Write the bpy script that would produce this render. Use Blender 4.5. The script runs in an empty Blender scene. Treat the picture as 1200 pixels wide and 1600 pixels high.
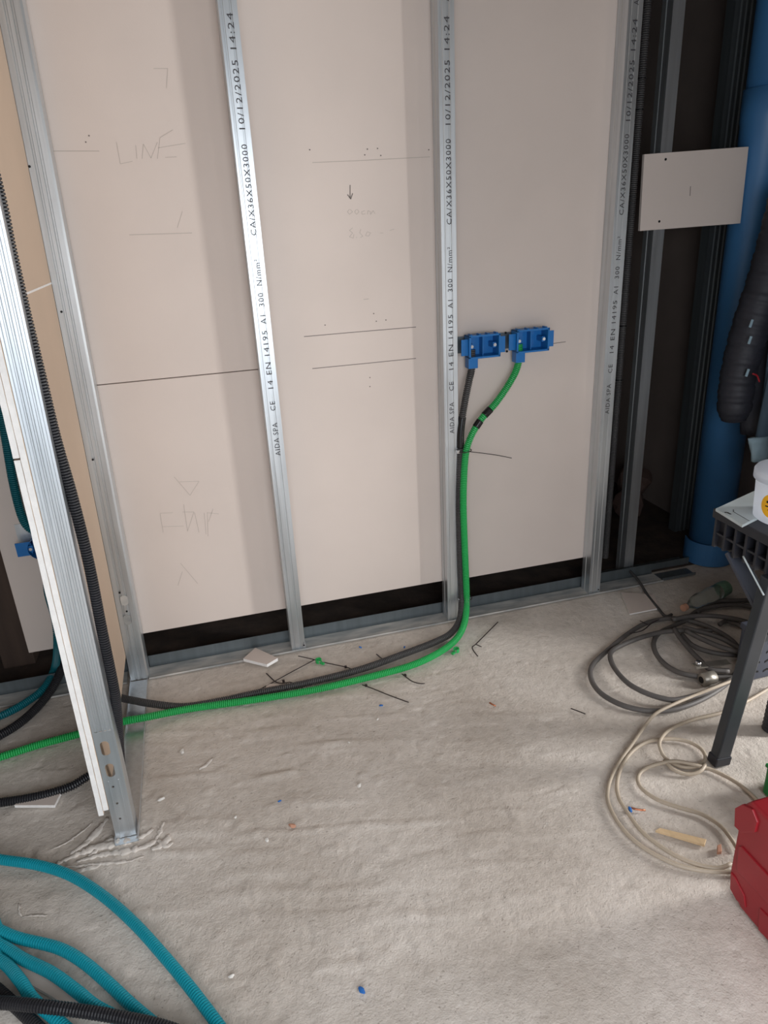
import bpy, bmesh, math, random
import numpy as np
from mathutils import Vector, Matrix
random.seed(7)
SC = bpy.context.scene
COL = SC.collection

# ------------------------------------------------------------------ camera
F_PX, YAW, PITCH, ROLL = 1113.34, 0.2486, 0.3883, 0.0529
CAM = np.array([-0.8304, -2.2664, 1.4534])
_cy, _sy = math.cos(YAW), math.sin(YAW)
_f = np.array([_sy * math.cos(PITCH), _cy * math.cos(PITCH), -math.sin(PITCH)])
_r = np.array([_cy, -_sy, 0.0]); _d = np.cross(_f, _r)
_c, _s = math.cos(ROLL), math.sin(ROLL)
RM = np.array([_c * _r + _s * _d, -_s * _r + _c * _d, _f])
cam = bpy.data.cameras.new('camera'); camo = bpy.data.objects.new('camera', cam); COL.objects.link(camo)
M = Matrix.Identity(4)
for i in range(3):
    M[i][0] = RM[0][i]; M[i][1] = -RM[1][i]; M[i][2] = -RM[2][i]; M[i][3] = CAM[i]
camo.matrix_world = M
cam.sensor_fit = 'AUTO'; cam.sensor_width = 36; cam.lens = F_PX / 1600 * 36
cam.clip_start = 0.02
SC.camera = camo

# ------------------------------------------------------------------ world, lights, exposure
w = bpy.data.worlds.new('world'); SC.world = w; w.use_nodes = True
w.node_tree.nodes['Background'].inputs[0].default_value = (0.75, 0.87, 1.0, 1)
w.node_tree.nodes['Background'].inputs[1].default_value = 1.0
SC.view_settings.view_transform = 'Standard'; SC.view_settings.look = 'None'
SC.view_settings.exposure = 0.03; SC.view_settings.gamma = 1.0; SC.view_settings.use_curve_mapping = False

def area(name, loc, aim, sx, sy, power, col):
    l = bpy.data.lights.new(name, 'AREA'); l.shape = 'RECTANGLE'; l.size = sx; l.size_y = sy
    l.energy = power; l.color = col
    o = bpy.data.objects.new(name, l); COL.objects.link(o)
    o.location = loc
    o.rotation_euler = (Vector(aim) - Vector(loc)).to_track_quat('-Z', 'Y').to_euler()
    return o
# daylight at the openings of the room (all out of frame): balcony door behind the camera, two narrow windows in the right wall
area('balcony_daylight', (-0.72, -3.25, 1.25), (-1.50, -1.45, -0.55), 2.5, 1.3, 46, (0.97, 0.985, 1.0))
area('narrow_window_daylight', (2.03, -1.40, 0.76), (0.0, -1.40, 0.70), 0.26, 1.3, 52, (1.0, 0.985, 0.96))
area('second_window_daylight', (2.03, -3.08, 0.76), (0.0, -3.08, 0.70), 0.40, 1.3, 6, (1.0, 0.985, 0.96))

# ------------------------------------------------------------------ helpers
def ray(u, v): return RM.T @ np.array([(u - 600) / F_PX, (v - 800) / F_PX, 1.0])
def fl(u, v, z=0.0):
    q = ray(u, v); t = (z - CAM[2]) / q[2]; return Vector(CAM + t * q)
def yp(u, v, y):
    q = ray(u, v); t = (y - CAM[1]) / q[1]; return Vector(CAM + t * q)
def xp(u, v, x):
    q = ray(u, v); t = (x - CAM[0]) / q[0]; return Vector(CAM + t * q)

def s2l(c):
    return tuple(((v / 255) / 12.92 if v / 255 <= 0.04045 else ((v / 255 + 0.055) / 1.055) ** 2.4) for v in c) + (1.0,)

def mat(name, rgb, rough=0.6, metal=0.0, var=0.0, scale=(20, 20, 20), bump=0.0, bscale=60, rgb2=None, detail=4, spec=0.5, trans=0.0, rvar=0.0):
    m = bpy.data.materials.new(name); m.use_nodes = True
    nt = m.node_tree; b = nt.nodes['Principled BSDF']
    base = s2l(rgb)
    b.inputs['Base Color'].default_value = base
    b.inputs['Roughness'].default_value = rough; b.inputs['Metallic'].default_value = metal
    b.inputs['Specular IOR Level'].default_value = spec
    if trans: b.inputs['Transmission Weight'].default_value = trans
    tc = nt.nodes.new('ShaderNodeTexCoord')
    if var or rgb2:
        mp = nt.nodes.new('ShaderNodeMapping'); mp.inputs['Scale'].default_value = scale
        nt.links.new(tc.outputs['Object'], mp.inputs['Vector'])
        n = nt.nodes.new('ShaderNodeTexNoise'); n.inputs['Scale'].default_value = 1.0; n.inputs['Detail'].default_value = detail
        nt.links.new(mp.outputs[0], n.inputs['Vector'])
        r = nt.nodes.new('ShaderNodeValToRGB'); r.color_ramp.elements[0].position = 0.3; r.color_ramp.elements[1].position = 0.7
        lo = s2l(rgb2) if rgb2 else tuple(v * (1 - var) for v in base[:3]) + (1,)
        hi = base if rgb2 else tuple(min(1, v * (1 + var)) for v in base[:3]) + (1,)
        r.color_ramp.elements[0].color = lo; r.color_ramp.elements[1].color = hi
        nt.links.new(n.outputs['Fac'], r.inputs[0]); nt.links.new(r.outputs[0], b.inputs['Base Color'])
        if rvar:
            mr = nt.nodes.new('ShaderNodeMapRange'); mr.inputs['To Min'].default_value = rough - rvar; mr.inputs['To Max'].default_value = rough + rvar
            nt.links.new(n.outputs['Fac'], mr.inputs['Value']); nt.links.new(mr.outputs[0], b.inputs['Roughness'])
    if bump:
        n2 = nt.nodes.new('ShaderNodeTexNoise'); n2.inputs['Scale'].default_value = bscale; n2.inputs['Detail'].default_value = 5
        nt.links.new(tc.outputs['Object'], n2.inputs['Vector'])
        bp = nt.nodes.new('ShaderNodeBump'); bp.inputs['Strength'].default_value = bump; bp.inputs['Distance'].default_value = 0.004
        nt.links.new(n2.outputs['Fac'], bp.inputs['Height']); nt.links.new(bp.outputs[0], b.inputs['Normal'])
    return m

MT = dict(
    board=mat('plasterboard_paper', (216, 203, 195), 0.85, var=0.03, scale=(3, 3, 3), bump=0.04, bscale=300, spec=0.2),
    board_tan=mat('plasterboard_back_paper', (206, 184, 164), 0.9, var=0.03, scale=(4, 4, 4), spec=0.2),
    gypsum=mat('gypsum_core', (240, 238, 236), 0.95, var=0.05, scale=(40, 40, 40), bump=0.3, bscale=120, spec=0.1),
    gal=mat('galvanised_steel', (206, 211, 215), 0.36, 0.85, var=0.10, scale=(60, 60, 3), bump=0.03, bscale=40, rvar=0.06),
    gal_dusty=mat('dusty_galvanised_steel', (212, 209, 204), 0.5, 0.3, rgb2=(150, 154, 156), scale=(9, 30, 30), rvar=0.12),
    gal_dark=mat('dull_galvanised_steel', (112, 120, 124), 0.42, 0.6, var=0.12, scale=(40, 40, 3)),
    print=mat('black_inkjet_print', (66, 64, 68), 0.7),
    pencil=mat('pencil_line', (124, 114, 110), 0.8),
    pencil_faint=mat('faint_pencil_line', (186, 175, 167), 0.8),
    hole=mat('dark_hole', (20, 18, 18), 0.9),
    green=mat('green_conduit_plastic', (44, 174, 92), 0.42, var=0.08, scale=(8, 8, 8)),
    teal=mat('teal_conduit_plastic', (12, 146, 164), 0.42, var=0.10, scale=(6, 6, 6)),
    teal_dark=mat('dark_teal_conduit_plastic', (10, 104, 116), 0.45, var=0.08, scale=(6, 6, 6)),
    black=mat('black_conduit_plastic', (40, 40, 44), 0.42, var=0.2, scale=(10, 10, 10)),
    dusty_black=mat('dusty_black_conduit_plastic', (74, 72, 72), 0.55, var=0.2, scale=(14, 14, 14)),
    tape=mat('black_tape', (22, 22, 24), 0.25),
    tie=mat('black_tie_plastic', (44, 34, 34), 0.5),
    blue=mat('blue_box_plastic', (16, 110, 182), 0.38, var=0.06, scale=(12, 12, 12)),
    zinc=mat('zinc_screw', (210, 210, 212), 0.3, 1.0),
    black_screw=mat('black_phosphate_screw', (28, 28, 30), 0.5, 0.4),
    pipe=mat('blue_drain_pipe_plastic', (64, 116, 166), 0.4, var=0.06, scale=(5, 5, 3)),
    cloth=mat('dark_quilted_nylon', (38, 39, 48), 0.6, var=0.15, scale=(14, 14, 14), bump=0.25, bscale=70),
    lining=mat('slate_lining', (66, 84, 100), 0.8, var=0.12, scale=(14, 14, 14), bump=0.3, bscale=40),
    rag=mat('pale_blue_lining', (150, 176, 190), 0.85, var=0.1, scale=(20, 20, 20), bump=0.3, bscale=50),
    bplastic=mat('black_plastic', (38, 39, 46), 0.5, var=0.12, scale=(14, 14, 14)),
    slate=mat('slate_plastic', (66, 70, 82), 0.55, var=0.12, scale=(10, 10, 10)),
    dsteel=mat('dark_painted_steel', (54, 58, 64), 0.4, 0.3, var=0.1, scale=(14, 14, 14)),
    sheet=mat('pale_sheet', (196, 206, 208), 0.5, var=0.06, scale=(16, 16, 16)),
    white=mat('white_bucket_plastic', (240, 243, 248), 0.35, spec=0.5),
    yellow=mat('yellow_sticker', (238, 176, 22), 0.5),
    red=mat('red_case_plastic', (158, 34, 44), 0.4, var=0.06, scale=(10, 10, 10), bump=0.05, bscale=200),
    red_dark=mat('dark_red_plastic', (150, 30, 40), 0.4, var=0.06, scale=(10, 10, 10)),
    gcase=mat('green_case_plastic', (20, 130, 60), 0.45),
    gcable=mat('grey_cable_sheath', (92, 88, 86), 0.55, var=0.16, scale=(12, 12, 12)),
    bcable=mat('beige_cable_sheath', (182, 168, 150), 0.5, var=0.08, scale=(12, 12, 12)),
    wood=mat('pale_wood', (206, 178, 140), 0.7, var=0.1, scale=(60, 10, 10)),
    oldwood=mat('old_dark_wood', (66, 52, 44), 0.85, var=0.3, scale=(20, 20, 2), bump=0.4, bscale=20),
    brick=mat('broken_brick', (96, 76, 70), 0.9, var=0.2, scale=(20, 20, 20), bump=0.5, bscale=40),
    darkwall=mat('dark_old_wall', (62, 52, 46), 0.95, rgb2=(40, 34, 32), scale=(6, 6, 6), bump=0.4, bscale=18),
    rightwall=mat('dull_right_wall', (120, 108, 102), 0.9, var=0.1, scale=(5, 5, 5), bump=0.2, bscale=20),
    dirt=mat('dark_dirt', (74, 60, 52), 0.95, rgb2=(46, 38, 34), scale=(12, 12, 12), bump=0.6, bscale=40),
    wall=mat('site_wall_plaster', (128, 118, 110), 0.9, var=0.04, scale=(3, 3, 3)),
    ceil=mat('ceiling_plaster', (150, 144, 138), 0.9, var=0.03, scale=(3, 3, 3)),
    copper=mat('copper_wire', (200, 128, 96), 0.35, 0.7),
    bluebit=mat('blue_plastic_scrap', (40, 110, 190), 0.5),
    fitting=mat('grey_fitting', (166, 160, 150), 0.4, 0.6, var=0.15, scale=(30, 30, 30)),
    smear=mat('plaster_smear', (216, 208, 200), 0.95, var=0.06, scale=(60, 60, 60), bump=0.9, bscale=90),
    chip=mat('plaster_chip', (226, 222, 216), 0.95, var=0.06, scale=(30, 30, 30), bump=0.4, bscale=80),
    terracotta=mat('terracotta_chip', (188, 140, 116), 0.9, var=0.1, scale=(60, 60, 60)),
)
def clear_plastic():
    m = mat('clear_bottle_plastic', (222, 226, 222), 0.12, trans=0.9); m.node_tree.nodes['Principled BSDF'].inputs['IOR'].default_value = 1.2
    return m
MT['clear'] = clear_plastic()
MT['gcap'] = mat('green_bottle_cap', (116, 150, 126), 0.4, trans=0.3)
def translucent_plastic():
    m = bpy.data.materials.new('translucent_bucket_plastic'); m.use_nodes = True; nt = m.node_tree; b = nt.nodes['Principled BSDF']
    b.inputs['Base Color'].default_value = (0.92, 0.93, 0.95, 1); b.inputs['Roughness'].default_value = 0.35
    t = nt.nodes.new('ShaderNodeBsdfTranslucent'); t.inputs[0].default_value = (0.92, 0.95, 1.0, 1)
    mx = nt.nodes.new('ShaderNodeMixShader'); mx.inputs[0].default_value = 0.72
    nt.links.new(b.outputs[0], mx.inputs[1]); nt.links.new(t.outputs[0], mx.inputs[2]); nt.links.new(mx.outputs[0], nt.nodes['Material Output'].inputs[0]); return m
MT['white'] = translucent_plastic()

# floor material: grey beige screed with stains, dust and fine pits
def floor_mat():
    m = bpy.data.materials.new('rough_screed'); m.use_nodes = True; nt = m.node_tree; b = nt.nodes['Principled BSDF']
    L = nt.links.new
    tc = nt.nodes.new('ShaderNodeTexCoord')
    def noise(scale, detail=5, vec=None, dist=0.0):
        n = nt.nodes.new('ShaderNodeTexNoise'); n.inputs['Scale'].default_value = scale; n.inputs['Detail'].default_value = detail; n.inputs['Distortion'].default_value = dist
        L(vec or tc.outputs['Object'], n.inputs['Vector']); return n.outputs['Fac']
    def ramp(fac, p0, c0, p1, c1):
        r = nt.nodes.new('ShaderNodeValToRGB'); r.color_ramp.elements[0].position = p0; r.color_ramp.elements[1].position = p1
        r.color_ramp.elements[0].color = c0; r.color_ramp.elements[1].color = c1; L(fac, r.inputs[0]); return r.outputs[0]
    def mix(kind, fac, a, bb):
        x = nt.nodes.new('ShaderNodeMix'); x.data_type = 'RGBA'; x.blend_type = kind
        if isinstance(fac, float): x.inputs[0].default_value = fac
        else: L(fac, x.inputs[0])
        L(a, x.inputs[6]); L(bb, x.inputs[7]); return x.outputs[2]
    big = ramp(noise(2.2, 6), 0.35, s2l((200, 190, 180)), 0.68, s2l((226, 218, 210)))
    fine = ramp(noise(38, 6, dist=0.4), 0.32, (0.72, 0.71, 0.70, 1), 0.6, (1.02, 1.02, 1.02, 1))
    c = mix('MULTIPLY', 0.40, big, fine)
    dots = ramp(noise(150, 2), 0.28, (0.45, 0.42, 0.40, 1), 0.34, (1, 1, 1, 1))
    c = mix('MULTIPLY', 0.6, c, dots)
    wht = ramp(noise(70, 2, dist=1.0), 0.70, (0, 0, 0, 1), 0.78, (0.6, 0.6, 0.6, 1))
    rgb = nt.nodes.new('ShaderNodeRGB'); rgb.outputs[0].default_value = s2l((222, 216, 208))
    c = mix('MIX', wht, c, rgb.outputs[0])
    L(c, b.inputs['Base Color']); b.inputs['Roughness'].default_value = 0.85; b.inputs['Specular IOR Level'].default_value = 0.25
    bp = nt.nodes.new('ShaderNodeBump'); bp.inputs['Strength'].default_value = 0.5; bp.inputs['Distance'].default_value = 0.004
    L(noise(110, 10, dist=0.2), bp.inputs['Height'])
    bp2 = nt.nodes.new('ShaderNodeBump'); bp2.inputs['Strength'].default_value = 0.3; bp2.inputs['Distance'].default_value = 0.004
    L(noise(260, 4), bp2.inputs['Height']); L(bp.outputs[0], bp2.inputs['Normal']); L(bp2.outputs[0], b.inputs['Normal'])
    return m
MT['floor'] = floor_mat()

def link(name, me, m=None, parent=None, smooth=False):
    if m is not None:
        me.materials.clear(); me.materials.append(MT[m] if isinstance(m, str) else m)
    if smooth:
        me.polygons.foreach_set('use_smooth', [True] * len(me.polygons))
    o = bpy.data.objects.new(name, me); COL.objects.link(o)
    if parent is not None: o.parent = parent
    return o
def tag(o, label, cat, group=None):
    o['label'] = label; o['category'] = cat
    if group: o['group'] = group
    return o
def struct(o): o['kind'] = 'structure'; return o
def empty(name, loc=(0, 0, 0)):
    o = bpy.data.objects.new(name, None); o.empty_display_size = 0.05; o.location = loc; COL.objects.link(o); return o
def thing(name, label, cat, loc=(0, 0, 0), group=None): return tag(empty(name, loc), label, cat, group)

class MB:
    """collects geometry into one mesh"""
    def __init__(s): s.v = []; s.f = []
    def add(s, vs, fs):
        n = len(s.v); s.v += [tuple(p) for p in vs]; s.f += [tuple(i + n for i in f) for f in fs]
    def box(s, a, b):
        x0, y0, z0 = a; x1, y1, z1 = b
        s.add([(x0, y0, z0), (x1, y0, z0), (x1, y1, z0), (x0, y1, z0), (x0, y0, z1), (x1, y0, z1), (x1, y1, z1), (x0, y1, z1)],
              [(0, 3, 2, 1), (4, 5, 6, 7), (0, 1, 5, 4), (1, 2, 6, 5), (2, 3, 7, 6), (3, 0, 4, 7)])
    def bar(s, a, b, wx, wy, up=(0, 0, 1)):
        a = Vector(a); b = Vector(b); d = (b - a).normalized(); u = Vector(up)
        if abs(d.dot(u)) > 0.95: u = Vector((0, 1, 0))
        e1 = d.cross(u).normalized(); e2 = e1.cross(d).normalized()
        vs = []
        for p in (a, b):
            for i, j in ((-1, -1), (1, -1), (1, 1), (-1, 1)): vs.append(p + e1 * i * wx / 2 + e2 * j * wy / 2)
        s.add(vs, [(0, 1, 2, 3), (7, 6, 5, 4), (0, 4, 5, 1), (1, 5, 6, 2), (2, 6, 7, 3), (3, 7, 4, 0)])
    def prism(s, pts, off):
        """closed polygon (3D pts) extruded by vector off"""
        n = len(pts); off = Vector(off); P = [Vector(p) for p in pts]
        s.add(P + [p + off for p in P], [tuple(range(n))[::-1], tuple(range(n, 2 * n))] + [(i, (i + 1) % n, n + (i + 1) % n, n + i) for i in range(n)])
    def sheet(s, prof, z0, z1, t=0.0012):
        """thin folded sheet: open profile in xy run from z0 to z1"""
        P = [Vector((p[0], p[1])) for p in prof]; n = len(P); N = []
        for i in range(n):
            d = Vector((0, 0))
            if i > 0: d += (P[i] - P[i - 1]).normalized()
            if i < n - 1: d += (P[i + 1] - P[i]).normalized()
            d = d.normalized(); N.append(Vector((-d.y, d.x)))
        Q = [P[i] + N[i] * t for i in range(n)]
        loop = P + Q[::-1]
        s.prism([(p.x, p.y, z0) for p in loop], (0, 0, z1 - z0))
    def lathe(s, prof, c=(0, 0, 0), seg=32, axis='z', cap=True):
        vs = []; fs = []
        for (r, h) in prof:
            for k in range(seg):
                a = 2 * math.pi * k / seg
                p = (r * math.cos(a), r * math.sin(a), h)
                if axis == 'y': p = (p[0], p[2], p[1])
                if axis == 'x': p = (p[2], p[0], p[1])
                vs.append((p[0] + c[0], p[1] + c[1], p[2] + c[2]))
        for i in range(len(prof) - 1):
            for k in range(seg):
                a, b = i * seg + k, i * seg + (k + 1) % seg
                fs.append((a, b, b + seg, a + seg))
        if cap:
            fs.append(tuple(range(seg))[::-1]); m = (len(prof) - 1) * seg; fs.append(tuple(range(m, m + seg)))
        s.add(vs, fs)
    def tube(s, pts, rad, seg=12, flat=1.0):
        """pts: dense list of Vectors, rad: list or number"""
        n = len(pts); T = []
        for i in range(n):
            T.append((pts[min(i + 1, n - 1)] - pts[max(i - 1, 0)]).normalized())
        u = Vector((0, 0, 1))
        if abs(T[0].dot(u)) > 0.9: u = Vector((1, 0, 0))
        e = (u - T[0] * u.dot(T[0])).normalized(); vs = []; fs = []
        ca = [(math.cos(2 * math.pi * k / seg), math.sin(2 * math.pi * k / seg)) for k in range(seg)]
        for i in range(n):
            e = (e - T[i] * e.dot(T[i])).normalized(); g = T[i].cross(e)
            r = rad[i] if not isinstance(rad, (int, float)) else rad
            for c, q in ca: vs.append(pts[i] + e * (c * r * flat) + g * (q * r))
        for i in range(n - 1):
            for k in range(seg):
                a, b = i * seg + k, i * seg + (k + 1) % seg
                fs.append((a, b, b + seg, a + seg))
        fs.append(tuple(range(seg))[::-1]); m = (n - 1) * seg; fs.append(tuple(range(m, m + seg)))
        s.add(vs, fs)
    def build(s, name, m, parent=None, smooth=False, bevel=0.0, seg=2):
        me = bpy.data.meshes.new(name); me.from_pydata(s.v, [], s.f)
        bm = bmesh.new(); bm.from_mesh(me)
        bmesh.ops.recalc_face_normals(bm, faces=bm.faces[:])
        if bevel:
            es = [e for e in bm.edges if len(e.link_faces) == 2 and e.calc_face_angle(0) > 0.5]
            bmesh.ops.bevel(bm, geom=es, offset=bevel, segments=seg, profile=0.6, affect='EDGES', clamp_overlap=True)
        bm.to_mesh(me); bm.free(); me.update()
        return link(name, me, m, parent, smooth)

def path(ctrl, step):
    """centripetal-ish Catmull-Rom through the control points, resampled evenly"""
    P = [Vector(p) for p in ctrl]
    P = [P[0] * 2 - P[1]] + P + [P[-1] * 2 - P[-2]]; out = []
    for i in range(1, len(P) - 2):
        p0, p1, p2, p3 = P[i - 1:i + 3]; n = max(6, int((p2 - p1).length / 0.004))
        for k in range(n):
            t = k / n
            out.append(0.5 * ((2 * p1) + (p2 - p0) * t + (2 * p0 - 5 * p1 + 4 * p2 - p3) * t * t + (3 * p1 - p0 - 3 * p2 + p3) * t ** 3))
    out.append(P[-2])
    res = [out[0]]; acc = 0.0
    for a, b in zip(out, out[1:]):
        L = (b - a).length
        while acc + L >= step and L > 0:
            a = a.lerp(b, (step - acc) / L); L = (b - a).length; acc = 0.0; res.append(a.copy())
        acc += L
    return res

def conduit(name, ctrl, r, m, parent=None, pitch=0.0064, seg=12, depth=0.68):
    pts = path(ctrl, pitch / 4); pat = (1.0, 1.0, 0.98, depth)
    mb = MB(); mb.tube(pts, [r * pat[i % 4] for i in range(len(pts))], seg)
    return mb.build(name, m, parent, smooth=False)
def cable(name, ctrls, r, m, parent=None, step=0.012, seg=8, flat=1.0):
    mb = MB()
    for c in ctrls: mb.tube(path(c, step), r, seg, flat)
    return mb.build(name, m, parent, smooth=True)

def plate_holes(name, outer, holes, thick, m, parent=None):
    """flat plate in the xz plane with real holes, thickness along y"""
    cu = bpy.data.curves.new(name, 'CURVE'); cu.dimensions = '2D'; cu.fill_mode = 'BOTH'; cu.extrude = thick / 2
    for lp in [outer] + holes:
        sp = cu.splines.new('POLY'); sp.points.add(len(lp) - 1); sp.use_cyclic_u = True
        for q, p in zip(sp.points, lp): q.co = (p[0], p[1], 0, 1)
    to = bpy.data.objects.new('tmp', cu); COL.objects.link(to)
    dg = bpy.context.evaluated_depsgraph_get(); dg.update()
    me = bpy.data.meshes.new_from_object(to.evaluated_get(dg)); bpy.data.objects.remove(to); bpy.data.curves.remove(cu)
    me.transform(Matrix.Rotation(math.pi / 2, 4, 'X')); me.name = name
    return link(name, me, m, parent)

_texts = {}
def text_mesh(body):
    if body in _texts: return _texts[body]
    cu = bpy.data.curves.new('lettering', 'FONT'); cu.body = body; cu.size = 1; cu.resolution_u = 2; cu.space_character = 1.15
    to = bpy.data.objects.new('tmp', cu); COL.objects.link(to)
    dg = bpy.context.evaluated_depsgraph_get(); dg.update()
    me = bpy.data.meshes.new_from_object(to.evaluated_get(dg)); bpy.data.objects.remove(to)
    v = np.array([p.co for p in me.vertices]); lo, hi = v.min(0), v.max(0)
    fs = [tuple(p.vertices) for p in me.polygons]
    _texts[body] = (((v - lo) / np.maximum(hi - lo, 1e-9))[:, :2], fs); return _texts[body]

# ------------------------------------------------------------------ room shell
def noise2(X, Y, sx, sy, seed):
    rng = np.random.RandomState(seed); T = rng.rand(128, 128)
    x = X * sx; y = Y * sy
    xi = np.floor(x).astype(int); yi = np.floor(y).astype(int); fx = x - xi; fy = y - yi
    fx = fx * fx * (3 - 2 * fx); fy = fy * fy * (3 - 2 * fy)
    g = lambda a, b: T[a % 128, b % 128]
    return (g(xi, yi) * (1 - fx) + g(xi + 1, yi) * fx) * (1 - fy) + (g(xi, yi + 1) * (1 - fx) + g(xi + 1, yi + 1) * fx) * fy
def floor_height(X, Y):
    # trowel ridges run roughly along the back wall; pits and dabs elsewhere
    Xr = X * math.cos(0.22) - Y * math.sin(0.22); Yr = X * math.sin(0.22) + Y * math.cos(0.22)
    rg = noise2(Xr + 0.06 * noise2(X, Y, 5, 5, 3), Yr + 0.03 * noise2(X, Y, 7, 7, 4), 5, 34, 5)
    rg = np.clip((rg - 0.55) * 2.2, 0, 1)
    zone = np.clip(1.3 - np.hypot((X + 0.72) / 0.75, (Y + 0.75) / 0.55), 0, 1)
    lumps = np.clip(noise2(X, Y, 26, 26, 8) - 0.72, 0, 1) * 2
    pits = np.clip(noise2(X, Y, 34, 34, 9) - 0.80, 0, 1) * 2
    return -0.0060 + 0.0046 * rg * (0.14 + 0.86 * zone) + 0.0012 * noise2(X, Y, 3, 3, 2) + 0.0013 * noise2(X, Y, 17, 17, 12) * noise2(X, Y, 40, 40, 13) + 0.0038 * lumps * (0.5 + zone) - 0.0060 * pits
def grid(name, xs, ys, hf, m):
    X, Y = np.meshgrid(xs, ys); Z = hf(X, Y); nx, ny = len(xs), len(ys)
    co = np.stack([X, Y, Z], -1).reshape(-1, 3)
    i = np.arange(nx * ny).reshape(ny, nx)
    q = np.stack([i[:-1, :-1], i[:-1, 1:], i[1:, 1:], i[1:, :-1]], -1).reshape(-1, 4)
    me = bpy.data.meshes.new(name); me.vertices.add(len(co)); me.vertices.foreach_set('co', co.ravel())
    me.loops.add(q.size); me.loops.foreach_set('vertex_index', q.ravel().astype(np.int32))
    me.polygons.add(len(q)); me.polygons.foreach_set('loop_start', (np.arange(len(q)) * 4).astype(np.int32))
    me.update(calc_edges=True); me.validate()
    return link(name, me, m, None, True)
xs = np.concatenate([np.linspace(-3.4, -1.9, 12), np.arange(-1.89, 1.2, 0.0055), np.linspace(1.21, 2.05, 10)])
ys = np.concatenate([np.linspace(-3.4, -1.95, 12), np.arange(-1.94, -0.05, 0.0055), np.linspace(-0.045, 0.09, 8)])
FLOOR = struct(grid('floor', xs, ys, floor_height, 'floor'))
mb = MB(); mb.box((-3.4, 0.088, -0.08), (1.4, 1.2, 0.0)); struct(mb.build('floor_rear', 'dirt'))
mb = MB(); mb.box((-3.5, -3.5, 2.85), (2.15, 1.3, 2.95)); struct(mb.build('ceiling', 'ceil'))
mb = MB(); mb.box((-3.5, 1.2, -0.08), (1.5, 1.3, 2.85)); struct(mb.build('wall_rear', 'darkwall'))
mb = MB(); mb.box((-3.5, -3.5, -0.08), (-3.4, 1.2, 2.85)); struct(mb.build('wall_outer', 'wall'))
mb = MB(); mb.box((1.4, -0.62, -0.08), (1.5, 1.2, 2.85)); mb.box((0.985, -0.70, -0.08), (2.15, -0.62, 2.85)); struct(mb.build('wall_right', 'rightwall'))  # second box: unseen wing wall, added to block window light from the right-hand bay
mb = MB()   # outer right wall with two narrow windows
mb.box((2.05, -3.4, -0.08), (2.15, -0.70, 0.09)); mb.box((2.05, -3.4, 1.43), (2.15, -0.70, 2.85))
for a_, b_ in ((-3.4, -3.29), (-2.87, -1.54), (-1.26, -0.70)): mb.box((2.05, a_, 0.09), (2.15, b_, 1.43))
struct(mb.build('wall_far', 'wall'))
mb = MB()   # wall behind the camera with the balcony door opening
mb.box((-3.4, -3.5, -0.08), (-2.26, -3.4, 2.85)); mb.box((0.56, -3.5, -0.08), (2.15, -3.4, 2.85)); mb.box((-2.26, -3.5, -0.08), (0.56, -3.4, 0.12)); mb.box((-2.26, -3.5, 2.20), (0.56, -3.4, 2.85)); struct(mb.build('wall_near', 'wall'))

# ------------------------------------------------------------------ back partition
BY = 0.0625; ZT = 2.845
WB = struct(empty('wall_back'))
def board(name, x0, x1, z0, z1, parent, m='board', y0=BY, t=0.0125):
    mb = MB(); mb.box((x0, y0, z0), (x1, y0 + t, z1)); return mb.build(name, m, parent, bevel=0.0012, seg=1)
board('plasterboard', -1.19, -0.607, 0.146, 1.0275, WB); board('plasterboard', -1.19, -0.607, 1.0300, ZT, WB)
board('plasterboard', -0.606, 0.002, 0.146, ZT, WB); board('plasterboard', 0.003, 0.61, 0.140, ZT, WB)
board('plasterboard', -1.512, -1.235, 0.149, ZT, WB)
# floor track: dusty base with a low front lip, upright rear flange
for (a, b) in ((-1.14, 0.93), (-1.75, -1.215)):
    mb = MB(); mb.box((a, -0.006, 0.0005), (b, 0.066, 0.003)); mb.box((a, -0.0075, 0.0005), (b, -0.006, 0.007)); mb.build('floor_track', 'gal_dusty', WB)
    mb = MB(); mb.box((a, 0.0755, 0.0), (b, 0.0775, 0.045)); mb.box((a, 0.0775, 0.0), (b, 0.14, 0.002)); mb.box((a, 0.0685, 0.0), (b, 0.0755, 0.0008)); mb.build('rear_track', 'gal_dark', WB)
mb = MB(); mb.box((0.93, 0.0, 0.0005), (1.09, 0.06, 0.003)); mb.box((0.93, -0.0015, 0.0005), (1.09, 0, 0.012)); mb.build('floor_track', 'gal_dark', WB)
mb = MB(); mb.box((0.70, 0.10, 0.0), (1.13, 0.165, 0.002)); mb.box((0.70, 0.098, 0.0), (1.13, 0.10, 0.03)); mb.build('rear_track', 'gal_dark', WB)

def c_stud(cx, y0, depth, width=0.05, z0=0.003, z1=ZT, m='gal', parent=WB, ribs=True, foot=False):
    h = width / 2; g = 0.0016
    fr = [(cx - h, y0)]
    if ribs:
        for q in (-0.30, 0.14):
            x = cx + q * width; fr += [(x - 0.003, y0), (x - 0.0015, y0 + g), (x + 0.0015, y0 + g), (x + 0.003, y0)]
    fr += [(cx + h, y0)]
    prof = [(cx + h, y0 + depth - 0.006), (cx + h, y0 + depth), (cx - h, y0 + depth), (cx - h, y0 + depth * .62), (cx - h + .002, y0 + depth * .58), (cx - h + .002, y0 + depth * .42), (cx - h, y0 + depth * .38)] + fr + [(cx + h, y0 + 0.007), (cx + h - 0.004, y0 + 0.0075)]
    mb = MB(); mb.sheet(prof, z0, z1)
    return mb.build('stud', m, parent)
SB = c_stud(-0.607, 0.0, 0.060); SCC = c_stud(0.003, 0.0, 0.060); SD = c_stud(0.611, 0.0, 0.060)
for o in (SB, SCC, SD): o['label'] = 'galvanised stud with black printed lettering'
SE = c_stud(0.832, 0.100, 0.060, 0.045, ribs=False, m='gal')
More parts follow.
